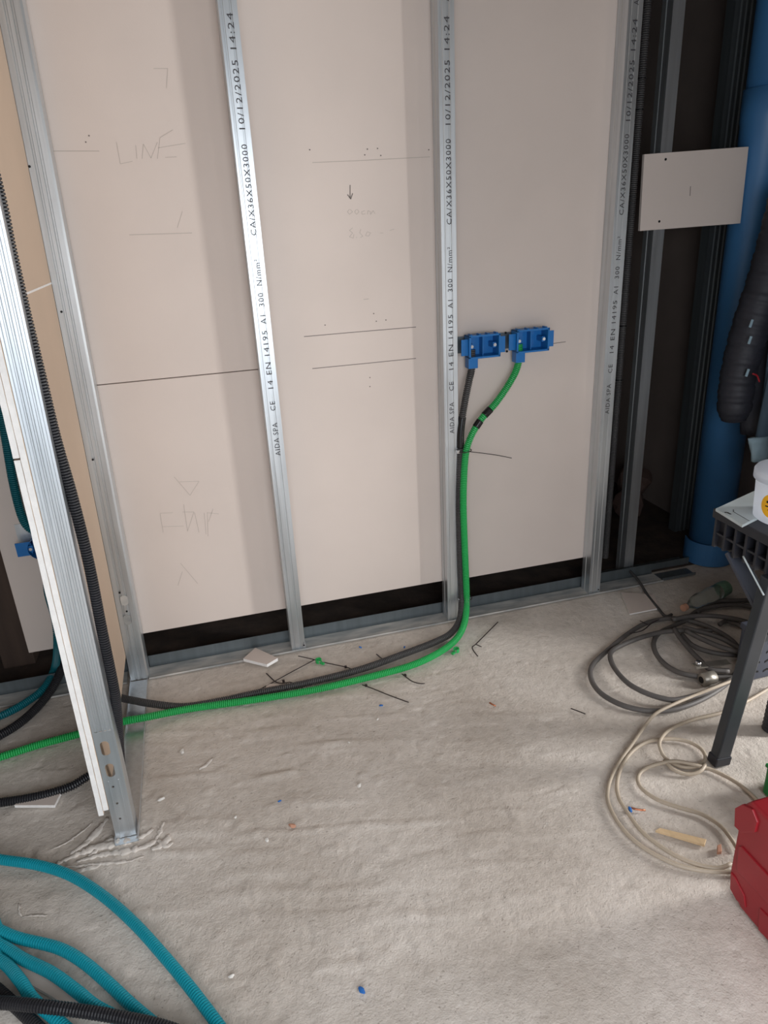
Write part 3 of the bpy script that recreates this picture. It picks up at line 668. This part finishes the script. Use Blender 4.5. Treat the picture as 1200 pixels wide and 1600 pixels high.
# work table: ribbed black plastic top on splayed steel legs
TX0, TX1, TY0, TY1, TZ = 0.450, 1.02, -1.72, -0.790, 0.700
T = thing('work_table', 'black ribbed plastic work table with dark steel legs at right edge', 'table', (0.72, -1.2, 0))
tl = Vector((0.72, -1.2, 0))
def tb(mb, name, m, parent=T, **k):
    mb.v = [(x - tl[0], y - tl[1], z - tl[2]) for x, y, z in mb.v]; return mb.build(name, m, parent, **k)
mb = MB(); mb.box((TX0, TY0, TZ - 0.026), (TX1, TY1, TZ)); mb.box((TX0 + 0.03, TY0 + 0.03, TZ - 0.115), (TX1 - 0.03, TY1 - 0.03, TZ - 0.026)); tb(mb, 'table_top', 'bplastic', bevel=0.003)
top = None
n = 24
for k in range(n + 1):
    y = TY0 + 0.012 + (TY1 - TY0 - 0.024) * k / n
    mb = MB(); mb.box((TX0 + 0.004, y - 0.004, TZ - 0.108 + 0.004 * (k % 2)), (TX0 + 0.032, y + 0.004, TZ - 0.026)); tb(mb, 'rib', 'bplastic')
for k in range(14):
    x = TX0 + 0.02 + (TX1 - TX0 - 0.04) * k / 13
    mb = MB(); mb.box((x - 0.004, TY1 - 0.032, TZ - 0.108), (x + 0.004, TY1 - 0.004, TZ - 0.026)); tb(mb, 'rib', 'bplastic')
mb = MB(); mb.box((TX0 + 0.006, TY0 + 0.01, TZ - 0.070), (TX0 + 0.030, TY1 - 0.01, TZ - 0.064)); tb(mb, 'rail', 'bplastic')
foot = fl(1122, 1192); topl = xp(1192, 952, 0.455); dirv = (topl - foot).normalized(); topl2 = foot + dirv * ((TZ - 0.10) / dirv.z)
def leg(a, b):
    mb = MB(); mb.bar(a + (b - a).normalized() * 0.012, b, 0.044, 0.030, (0, 1, 0)); l = tb(mb, 'leg', 'dsteel', bevel=0.004)
    mb = MB(); mb.bar(a, a + (b - a).normalized() * 0.030, 0.050, 0.036, (0, 1, 0)); tb(mb, 'rubber_foot', 'bplastic', l, bevel=0.004)
leg(foot + Vector((0, 0, 0.002)), topl2)
dx = 0.50
leg(foot + Vector((dx, 0, 0.002)), topl2 + Vector((dx - 0.06, 0, 0)))
yy = TY0 - TY1 + 2 * 0
for ddx in (0, dx):
    f2 = foot + Vector((ddx, 0, 0)); f2.y = 2 * ((TY0 + TY1) / 2) - foot.y - 0.05
    t2 = topl2 + Vector((ddx * 0.88, 0, 0)); t2.y = 2 * ((TY0 + TY1) / 2) - topl2.y
    leg(f2 + Vector((0, 0, 0.002)), t2)
br_a = xp(1146, 862, 0.475); br_b = xp(1192, 950, 0.475)
mb = MB(); mb.bar(br_a, br_b + (br_b - br_a) * 0.05, 0.012, 0.05, (1, 0, 0)); tb(mb, 'brace', 'slate', bevel=0.003)
mb = MB(); mb.bar(foot + dirv * 0.42 + Vector((0.02, 0, 0)), foot + dirv * 0.42 + Vector((dx - 0.04, 0, 0)), 0.02, 0.02); tb(mb, 'crossbar', 'dsteel')
# thin pale rod leaning on the table leg
a = xp(1161, 869, 0.43); b = xp(1195, 933, 0.43)
tag(cable('thin_rod', [[a, b]], 0.0022, 'sheet'), 'thin pale metal rod leaning against the black table leg', 'rod')
hp = fl(1206, 1140)
h = conduit('ribbed_hose', [hp + Vector((0, 0, 0.001)), hp + Vector((0.006, 0.0, 0.12)), hp + Vector((0.02, -0.01, 0.30)), hp + Vector((0.04, -0.03, 0.50))], 0.028, 'bplastic', None, 0.014, 16, 0.93); tag(h, 'thick black ribbed hose standing upright at the right edge beyond the table leg', 'hose')
# pale sheet and bucket on the table
c = [fl(1118, 795, TZ + 0.007), fl(1160, 821, TZ + 0.007), fl(1180, 811, TZ + 0.007)]
e = (c[2] - c[1]).normalized(); mb = MB()
q = [c[0], c[1], c[1] + e * 0.34, c[0] + e * 0.34]
mb.prism([(p.x, p.y, TZ + 0.0005) for p in q], (0, 0, 0.0075)); o = mb.build('pale_sheet', 'sheet', bevel=0.0008, seg=1); tag(o, 'pale grey sheet with dark scored lines lying on the black table top', 'sheet')
for k, lines in enumerate(([[(1132, 800.5), (1136, 800.5), (1142, 803.5)]], [[(1146, 796), (1146, 799.5), (1171, 814)]])):
    mb = MB()
    for ln in lines:
        P_ = [fl(u, v, TZ + 0.0083) for u, v in ln]
        for a, b in zip(P_, P_[1:]): mb.bar(a, b, (0.005, 0.0015)[k], 0.0004)
    mb.build('scored_line', 'hole', o)
bc = fl(1180, 812, TZ + 0.008) + Vector((_r[0], _r[1], 0)) * 0.082; bc = Vector((bc.x, bc.y, TZ + 0.0085))
BK = thing('bucket', 'white plastic bucket with a round yellow sticker on the pale sheet', 'bucket', bc)
mb = MB(); mb.lathe([(0.076, 0.0), (0.080, 0.004), (0.086, 0.118)], (0, 0, 0), 48); mb.build('body', 'white', BK, True)
mb = MB(); mb.lathe([(0.087, 0.104), (0.092, 0.105), (0.092, 0.124), (0.088, 0.130), (0.060, 0.131), (0.02, 0.1315)], (0, 0, 0), 48); mb.build('lid', 'white', BK, True)
ang = math.atan2(CAM[1] - bc.y, CAM[0] - bc.x); a0 = ang - 0.44
def on_wall(dx, dz, off): 
    r = 0.0834 + off; a = a0 + dx / r; return (r * math.cos(a), r * math.sin(a), 0.052 + dz)
mb = MB(); N = 40; R = 0.031
vs = [on_wall(0, 0, 0.0012)]; fs = []
for j in (1, 2, 3, 4):
    for k in range(N): t = 2 * math.pi * k / N; vs.append(on_wall(R * j / 4 * math.cos(t), R * j / 4 * math.sin(t), 0.0016))
fs += [(0, 1 + k, 1 + (k + 1) % N) for k in range(N)]
for j in range(3): fs += [(1 + j * N + k, 1 + j * N + (k + 1) % N, 1 + (j + 1) * N + (k + 1) % N, 1 + (j + 1) * N + k) for k in range(N)]
mb.add(vs, fs); st = mb.build('sticker', 'yellow', BK); 
mb = MB()
for (x0_, z0_, x1_, z1_) in ((-0.016, 0.006, -0.008, 0.012), (-0.018, -0.004, -0.004, -0.001), (-0.006, 0.010, 0.010, 0.014), (-0.010, -0.012, 0.010, -0.009)):
    mb.add([on_wall(x0_, z0_, 0.0024), on_wall(x1_, z0_, 0.0024), on_wall(x1_, z1_, 0.0024), on_wall(x0_, z1_, 0.0024)], [(0, 1, 2, 3)])
mb.build('sticker_print', 'hole', st)
# slotted dark crate standing under the table
CR = thing('slotted_crate', 'dark slate plastic crate with curved slots under the table', 'crate', (0.80, -0.60, 0)); 
cw = fl(1165, 1066); mb = MB(); x0, y0 = cw.x, cw.y
def cb(mb, name, m, parent=CR, **k):
    mb.v = [(x - 0.80, y + 0.60, z) for x, y, z in mb.v]; return mb.build(name, m, parent, **k)
mb.box((x0, y0, 0), (x0 + 0.20, y0 + 0.055, 0.19)); cb(mb, 'body', 'slate', bevel=0.008)
mb = MB(); mb.box((x0 - 0.003, y0 - 0.005, 0.175), (x0 + 0.203, y0 + 0.058, 0.195)); cb(mb, 'rim', 'slate', bevel=0.003)
for k in range(4):
    for j in range(4):
        x = x0 + 0.03 + 0.045 * k; z = 0.025 + 0.036 * j
        mb = MB(); mb.prism([(x - 0.013, y0 - 0.001, z), (x, y0 - 0.001, z + 0.006), (x + 0.013, y0 - 0.001, z + 0.004), (x + 0.013, y0 - 0.001, z + 0.010), (x, y0 - 0.001, z + 0.013), (x - 0.013, y0 - 0.001, z + 0.007)], (0, 0.0015, 0)); cb(mb, 'slot', 'hole')
# red tool case
RX = 0.166; RH = 0.285
RC = thing('red_case', 'red moulded plastic tool case standing on floor at right edge', 'case', (RX + 0.06, -1.55, 0)); rl = Vector((RX + 0.06, -1.55, 0))
def rb(mb, name, m, parent=RC, **k):
    mb.v = [(x - rl[0], y - rl[1], z - rl[2]) for x, y, z in mb.v]; return mb.build(name, m, parent, **k)
yA = xp(1140, 1360, RX).y; yB = -1.80
zc = 0.05
outl = [(yA - 0.045, 0.0), (yA - 0.012, 0.022), (yA, 0.058), (yA, RH - 0.03), (yA - 0.02, RH), (yA - 0.14, RH), (yA - 0.15, RH - 0.03), (yA - 0.32, RH - 0.03), (yA - 0.33, RH), (yB + 0.02, RH), (yB, RH - 0.03), (yB, 0.05), (yB + 0.05, 0.0)]
mb = MB(); mb.prism([(RX, y, z) for y, z in outl], (0.062, 0, 0)); rb(mb, 'shell', 'red', bevel=0.008, seg=3)
mb = MB(); mb.prism([(RX + 0.0635, y, z) for y, z in outl], (0.060, 0, 0)); rb(mb, 'shell', 'red_dark', bevel=0.008, seg=3)
def face_panel(pix, name, out=0.004, m='red'):
    pts = [xp(u, v, RX) for u, v in pix]; mb = MB(); mb.prism([(RX - out, p.y, p.z) for p in pts], (out + 0.004, 0, 0)); rb(mb, name, m, bevel=0.0018)
face_panel([(1156, 1322), (1160, 1322), (1230, 1398), (1230, 1440), (1154, 1360), (1153, 1350)], 'embossed_panel')
face_panel([(1151, 1262), (1162, 1256), (1178, 1264), (1186, 1284), (1182, 1300), (1160, 1300), (1150, 1290)], 'corner_block', 0.005)
face_panel([(1143, 1362), (1149, 1370), (1164, 1400), (1166, 1418), (1152, 1406), (1142, 1388)], 'embossed_panel', 0.003)
face_panel([(1188, 1418), (1240, 1470), (1240, 1510), (1186, 1452)], 'embossed_panel', 0.003)
mb = MB(); mb.bar((RX + 0.062, yA - 0.155, RH - 0.012), (RX + 0.062, yA - 0.315, RH - 0.012), 0.03, 0.022); rb(mb, 'handle', 'bplastic', bevel=0.005)
# green case behind it, only a sliver in view
gp = fl(1199, 1246); mb = MB(); mb.box((gp.x, gp.y - 0.10, 0), (gp.x + 0.16, gp.y + 0.02, 0.085)); GC = mb.build('green_box', 'gcase', bevel=0.006); tag(GC, 'green plastic box just behind the red case at right edge', 'box')
mb = MB(); mb.box((gp.x - 0.003, gp.y - 0.103, 0.085), (gp.x + 0.163, gp.y + 0.023, 0.095)); mb.build('lid', 'gcase', GC, bevel=0.002)

# cables on the floor at the right (pixel lists are crop coordinates, placed on the floor plane)
def crop(pl, ox, oy, z, s=3.4286): return [fl(ox + u / s, oy + v / s, z if not isinstance(z, list) else z[i]) for i, (u, v) in enumerate(pl)]
g = [
    ([(1080, 640), (1000, 545), (880, 478), (740, 437), (640, 437), (540, 462), (440, 522), (340, 605), (270, 670), (248, 720), (262, 780), (310, 838), (400, 890), (500, 920), (600, 930), (720, 915), (860, 860), (980, 780), (1050, 690), (1058, 620), (1010, 560)], 0.010),
    ([(900, 500), (760, 498), (640, 505), (520, 535), (420, 575), (362, 610), (356, 650), (385, 710), (450, 780), (540, 830), (640, 862), (720, 868), (860, 830), (1010, 760)], 0.026),
    ([(800, 425), (700, 470), (620, 510), (588, 560), (600, 620), (650, 680), (730, 725), (840, 745), (960, 745), (1060, 750)], 0.012),
    ([(700, 490), (730, 540), (780, 600), (840, 660), (890, 705), (1000, 715)], 0.034),
    ([(770, 430), (830, 390), (920, 368), (1030, 362), (1160, 378)], 0.012),
    ([(690, 440), (760, 425), (860, 418), (980, 428), (1080, 450), (1150, 480)], 0.030),
    ([(940, 465), (980, 448), (1050, 470), (1120, 530), (1180, 600)], 0.012),
    ([(740, 480), (840, 505), (950, 540), (1060, 600), (1150, 640)], 0.030),
    ([(740, 520), (800, 580), (900, 615), (1000, 628), (1100, 632)], 0.018),
    ([(760, 500), (850, 545), (960, 590), (1080, 622)], 0.046),
    ([(820, 405), (900, 350), (1000, 338), (1150, 335)], 0.010),
]
PILE = tag(cable('grey_cable', [crop(p, 850, 840, z) for p, z in g], 0.0085, 'gcable', None, 0.012, 10), 'thick dusty grey cable heaped in loose coils on the floor', 'cable')
bl = [
    [(1035, 755, 0, .046), (900, 808, 0, .04), (800, 848, 0, .03), (700, 890, 0, .028), (600, 942, 0, .024), (540, 1010, 0, .006), (470, 1110, 0, .006), (400, 1210, 0, .006), (355, 1300, 0, .006), (340, 1380, 0, .006), (352, 1440, 0, .006), (400, 1530, 0, .006), (480, 1620, 0, .006), (580, 1690, 0, .006), (720, 1755, 0, .006), (860, 1785, 0, .006), (1000, 1792, 0, .006), (1100, 1790, 0, .006)],
    [(1230, 790, 0, .012), (1150, 840, 0, .006), (1070, 885, 0, .006), (960, 935, 0, .006), (800, 975, 0, .006), (680, 1025, 0, .006), (625, 1080, 0, .02), (622, 1130, 0, .02), (660, 1190, 0, .006), (740, 1228, 0, .006), (820, 1225, 0, .006), (865, 1185, 0, .006), (840, 1130, 0, .006), (760, 1090, 0, .006), (660, 1078, 0, .008), (560, 1092, 0, .006), (480, 1140, 0, .006), (420, 1220, 0, .006), (392, 1310, 0, .006), (400, 1390, 0, .006), (440, 1460, 0, .006), (530, 1580, 0, .006), (680, 1690, 0, .006), (830, 1755, 0, .006), (940, 1770, 0, .010), (1020, 1740, 0, .014)],
    [(1160, 1430, 0, .006), (1110, 1375, 0, .006), (1020, 1305, 0, .006), (900, 1245, 0, .006), (800, 1215, 0, .017), (700, 1198, 0, .017), (620, 1210, 0, .017), (540, 1240, 0, .006), (503, 1285, 0, .006), (520, 1340, 0, .006), (600, 1400, 0, .006), (720, 1445, 0, .006), (840, 1480, 0, .006), (940, 1540, 0, .006), (1000, 1610, 0, .006), (1050, 1690, 0, .006)],
    [(645, 1190, 0, .016), (690, 1240, 0, .012), (770, 1268, 0, .006), (840, 1250, 0, .012), (870, 1200, 0, .016)],
]
BC = tag(cable('beige_cable', [crop([(a, b) for a, b, _, _ in p], 850, 840, [z for _, _, _, z in p]) for p in bl], 0.0052, 'bcable', None, 0.012, 8), 'thin beige cable lying in open loops around the table leg', 'cable')
tag(cable('thin_dark_cable', [[fl(982, 890, 0.03), fl(998, 908, 0.022), fl(1012, 930, 0.006), fl(1028, 950, 0.006), fl(1040, 963, 0.006), fl(1052, 959, 0.006)]], 0.0055, 'dusty_black'), 'short dark cable running from the narrow stud to the grey coils', 'cable')
# plug / clamp lying among the coils
p = fl(1112, 1060); fx = thing('cable_clamp', 'grey metal clamp lying among the grey cable coils', 'clamp', (p.x, p.y, 0))
mb = MB(); mb.bar((-0.05, 0.03, 0.040), (0.07, 0.012, 0.040), 0.030, 0.004); mb.build('plate', 'fitting', fx, bevel=0.001)
mb = MB(); mb.lathe([(0.010, 0), (0.010, 0.012), (0.005, 0.014)], (-0.035, 0.03, 0.042), 12); mb.build('bolt', 'zinc', fx, True)
mb = MB(); mb.lathe([(0.012, -0.028), (0.021, -0.026), (0.021, 0.02), (0.013, 0.024)], (-0.03, -0.02, 0.0215), 16, 'x'); mb.build('body', 'fitting', fx, True)
mb = MB(); mb.lathe([(0.011, -0.030), (0.011, -0.027)], (-0.03, -0.02, 0.0215), 16, 'x'); mb.build('opening', 'hole', fx)
# crushed plastic bottle
a = fl(1072, 948, 0.03); b = fl(1134, 918, 0.036); d = (b - a); Lb = d.length
BT = thing('plastic_bottle', 'clear crushed plastic bottle with green base near the pipe', 'bottle', a); BT.rotation_euler = d.to_track_quat('X', 'Z').to_euler()
mb = MB(); mb.lathe([(0.011, -0.01), (0.011, 0.015), (0.026, 0.05), (0.030, 0.08), (0.026, 0.10), (0.031, 0.13), (0.030, Lb - 0.05)], (0, 0, 0), 18, 'x'); mb.build('body', 'clear', BT, True)
mb = MB(); mb.lathe([(0.0305, Lb - 0.05), (0.032, Lb - 0.03), (0.030, Lb), (0.018, Lb + 0.008)], (0, 0, 0), 14, 'x'); mb.build('base', 'gcap', BT, False)
mb = MB(); mb.lathe([(0.0135, -0.018), (0.0135, 0.0)], (0, 0, 0), 16, 'x'); mb.build('cap', 'terracotta', BT)

# ------------------------------------------------------------------ small things on the floor
def slab(name, pix, th, m, label, cat, z=0.0, grp=None, bevel=0.001):
    mb = MB(); mb.prism([fl(u, v, z + th) - Vector((0, 0, th)) for u, v in pix], (0, 0, th)); return tag(mb.build(name, m, None, bevel=bevel, seg=1), label, cat, grp)
go = 'plasterboard offcuts on the floor'
def offcut(pix, th, label, z=0.0):
    P = [fl(u, v, z + th) - Vector((0, 0, th)) for u, v in pix]
    mb = MB(); mb.prism(P, (0, 0, th - 0.0006)); o = mb.build('board_offcut', 'gypsum', None, bevel=0.0005, seg=1); tag(o, label, 'offcut', go)
    mb = MB(); mb.prism([p + Vector((0, 0, th - 0.0006)) for p in P], (0, 0, 0.0006)); mb.build('paper_face', 'board', o); return o
offcut([(380, 1029), (399, 1012), (434, 1028), (417, 1038)], 0.0125, 'small plasterboard offcut tilted on the floor track left of stud', 0.008)
offcut([(414, 1078), (417, 1068), (437, 1069), (435, 1077)], 0.004, 'tiny pale board scrap beside the dark conduit')
offcut([(22, 1258), (32, 1250), (95, 1238), (85, 1258)], 0.010, 'white plasterboard offcut under the black conduit at left')
offcut([(10, 1516), (22, 1500), (130, 1556), (118, 1578)], 0.010, 'long white plasterboard strip under the teal hoses')
offcut([(970, 925), (1022, 929), (1030, 950), (984, 959)], 0.006, 'dusty torn board scrap in front of the narrow stud')
slab('wood_strip', [(1024, 1297), (1031, 1293), (1104, 1311), (1101, 1320)], 0.008, 'wood', 'pale wooden strip lying inside the beige cable loop', 'wood strip')
slab('wood_block', [(1121, 1320), (1127, 1318), (1128, 1330), (1121, 1331)], 0.010, 'terracotta', 'small brown wooden chip left of the red case', 'wood chip')

# cut cable ties scattered by the conduits
gtie = 'black cable ties'
def tie(pix, label, z=0.002, head=None, r=0.0022, extra=None):
    o = cable('cable_tie', [[fl(u, v, z) for u, v in pix]] + ([[fl(u, v, z) for u, v in extra]] if extra else []), r, 'tie', None, 0.006, 6, 0.6)
    if head is not None:
        p = fl(*head, z); mb = MB(); mb.box((p.x - 0.004, p.y - 0.004, 0), (p.x + 0.004, p.y + 0.004, 0.006)); mb.build('tie_head', 'tie', o)
    return tag(o, label, 'cable tie', gtie)
tie([(385, 1087), (412, 1074), (450, 1053), (480, 1037), (493, 1030)], 'long black cable tie running from the green clip to the conduits', 0.003)
tie([(466, 1025), (480, 1028), (496, 1032)], 'short black cable tie left of the green clip', 0.006)
tie([(506, 1035), (530, 1040), (543, 1043), (551, 1046), (560, 1045), (572, 1042)], 'wavy black cable tie right of the green clip', 0.003, (540, 1042))
tie([(416, 1052), (432, 1066), (446, 1067), (454, 1066), (465, 1071), (474, 1076)], 'bent black cable tie beside the tiny board scrap', 0.003, (443, 1064))
tie([(588, 1022), (598, 1030), (606, 1036)], 'short black cable tie poking out behind the dark conduit', 0.003)
tie([(628, 1053), (636, 1059), (645, 1065), (656, 1068), (665, 1068)], 'curled black cable tie in front of the green conduit', 0.003, (633, 1055))
tie([(566, 1070), (580, 1075), (610, 1087), (640, 1098)], 'straight long black cable tie in front of the green conduit', 0.003, (572, 1071))
tie([(778, 972), (762, 988), (744, 1006), (738, 1011), (740, 1017), (747, 1026)], 'black cable tie on floor right of the conduit bend', 0.003, None, 0.0022, [(744, 1007), (753, 1011)])
tie([(892, 1107), (903, 1111), (916, 1116)], 'short black cable tie lying alone left of the beige cable', 0.003)
tie([(985, 990), (1004, 985), (1018, 974), (1030, 968)], 'black cable tie on top of the grey coils', 0.022, None, 0.0022, [(1000, 970), (1014, 977)])
# ties that hold the two conduits to the middle stud
def hold(u, v, tail, label):
    c0 = yp(u, v, -0.012); o = thing('cable_tie', label, 'cable tie', c0, gtie)
    mb = MB(); P_ = []
    for k in range(25):
        a = 2 * math.pi * k / 24; P_.append(Vector((0.003 + 0.026 * math.cos(a), -0.000 + 0.019 * math.sin(a), 0.002 * math.sin(a))))
    mb.tube(P_, 0.0016, 6); mb.build('loop', 'tie', o, True)
    mb = MB(); mb.box((-0.028, -0.010, -0.006), (-0.018, 0.000, 0.006)); mb.build('mount', 'zinc', o, bevel=0.001)['label'] = 'pale tie mount'
    if tail: mb = MB(); mb.tube(path([Vector((0.012, -0.018, 0)), yp(745, 707, -0.03) - c0, yp(775, 711, -0.028) - c0, yp(801, 716, -0.025) - c0], 0.006), 0.0024, 6, 0.6); mb.build('tail', 'tie', o, True)
hold(724, 704, True, 'black cable tie with a long tail holding conduits to the stud')
hold(726, 935, False, 'black cable tie holding the conduits near the stud foot')
# green conduit clips
def clip(u, v, label, rot):
    p = fl(u, v, 0); o = thing('conduit_clip', label, 'clip', (p.x, p.y, 0), 'green conduit clips'); o.rotation_euler = (0, 0, rot)
    mb = MB(); ring = [(0.011 * math.cos(math.radians(a)), 0.011 * math.sin(math.radians(a))) for a in range(-140, 141, 14)]; mb.sheet(ring, 0.0, 0.014, 0.003); mb.build('ring', 'green', o)
    mb = MB(); mb.box((-0.026, -0.005, 0), (-0.009, 0.005, 0.006)); mb.build('stem', 'green', o, bevel=0.001)
clip(498, 1035, 'cut green conduit ring lying between the black cable ties', 2.2); clip(713, 1018, 'green conduit ring lying right beside the conduit bend', 0.6)

# scraps and chips
def chip(u, v, r, m, label, seed, cat='chip', flat=0.5):
    o = rock({'chip': 'plaster_chip', 'scrap': 'plastic_scrap', 'wire': 'copper_wire'}.get(cat, cat), fl(u, v) - Vector((0, 0, 0.0015)), (r, r * 0.6, r * flat), m, seed); o.rotation_euler = (0, 0, seed * 1.3); return tag(o, label, cat)
chip(285, 1176, 0.013, 'chip', 'white plaster chip right of the left partition track', 1); chip(456, 1291, 0.012, 'terracotta', 'reddish chip in the middle of the open floor', 2); chip(562, 1228, 0.010, 'chip', 'pale chip right of the ridged floor centre', 3)
chip(565, 1549, 0.011, 'bluebit', 'bright blue plastic scrap alone near the bottom edge', 4, 'scrap', 0.35); chip(437, 1252, 0.006, 'bluebit', 'tiny blue scrap just above the reddish chip', 5, 'scrap'); chip(984, 1267, 0.010, 'bluebit', 'blue plastic scrap on the beige cable loop', 6, 'scrap', 0.8)
chip(596, 1103, 0.008, 'bluebit', 'small faded blue scrap below the straight cable tie', 7, 'scrap'); chip(632, 1012, 0.007, 'bluebit', 'small blue scrap behind the dark conduit', 8, 'scrap'); chip(563, 1012, 0.007, 'bluebit', 'small blue scrap in front of the floor track', 9, 'scrap')
chip(590, 1124, 0.006, 'chip', 'tiny white chip below the faded blue scrap', 10); chip(417, 1313, 0.008, 'chip', 'white chip below left of the reddish chip', 11); chip(362, 1526, 0.008, 'chip', 'white chip right of the teal arch near the bottom', 12); chip(368, 1277, 0.007, 'chip', 'white chip left of the reddish chip', 13)
o = cable('copper_wire', [[fl(986, 1262, 0.004), fl(996, 1265, 0.004), fl(1010, 1266, 0.004)]], 0.0026, 'copper'); tag(o, 'bit of copper wire beside the blue scrap on beige cable', 'wire')
o = cable('copper_wire', [[fl(765, 1098, 0.004), fl(772, 1102, 0.004), fl(779, 1105, 0.004)]], 0.0026, 'copper'); tag(o, 'short copper wire bit on open floor right of the cable ties', 'wire')
chip(989, 1160, 0.009, 'chip', 'pale chip between the beige cable strands', 15)
chip(545, 1160, 0.006, 'chip', 'small pale chip on the ridged floor', 16); chip(252, 1250, 0.011, 'chip', 'pale flake right of the end stud', 17)

# plaster smears around the foot of the end stud
mb = MB(); rng = random.Random(3)
SM = [([(88, 1350), (118, 1336), (150, 1324), (180, 1318), (214, 1311), (238, 1296)], 0.013), ([(120, 1346), (160, 1335), (200, 1330), (236, 1318), (250, 1300), (256, 1282)], 0.010), ([(128, 1320), (148, 1304), (160, 1288), (170, 1276)], 0.011), ([(96, 1356), (150, 1350), (200, 1346), (228, 1336)], 0.005), ([(106, 1364), (132, 1358), (160, 1352)], 0.007), ([(138, 1338), (158, 1322), (176, 1306)], 0.009), ([(110, 1334), (134, 1318), (150, 1306)], 0.007),
      ([(236, 1328), (256, 1318), (266, 1300)], 0.010), ([(78, 1328), (105, 1316), (132, 1296), (146, 1284)], 0.004), ([(165, 1312), (180, 1314), (210, 1312)], 0.013), ([(28, 1412), (30, 1424), (34, 1434)], 0.003), ([(34, 1434), (55, 1430), (76, 1430)], 0.003), ([(312, 1202), (325, 1192), (332, 1184)], 0.006), ([(246, 1312), (262, 1322), (270, 1314)], 0.008)]
for pix, r in SM:
    pts = path([fl(u, v, -0.002) for u, v in pix], 0.006); n = len(pts)
    mb.tube([p + Vector((rng.uniform(-1, 1) * 0.002, rng.uniform(-1, 1) * 0.002, 0)) for p in pts], [r * (0.35 + 0.65 * math.sin(math.pi * (i + 0.5) / n)) * rng.uniform(0.5, 1.3) for i in range(n)], 10, 0.42)
o = mb.build('plaster_smear', 'smear', FLOOR, True); o['kind'] = 'stuff'
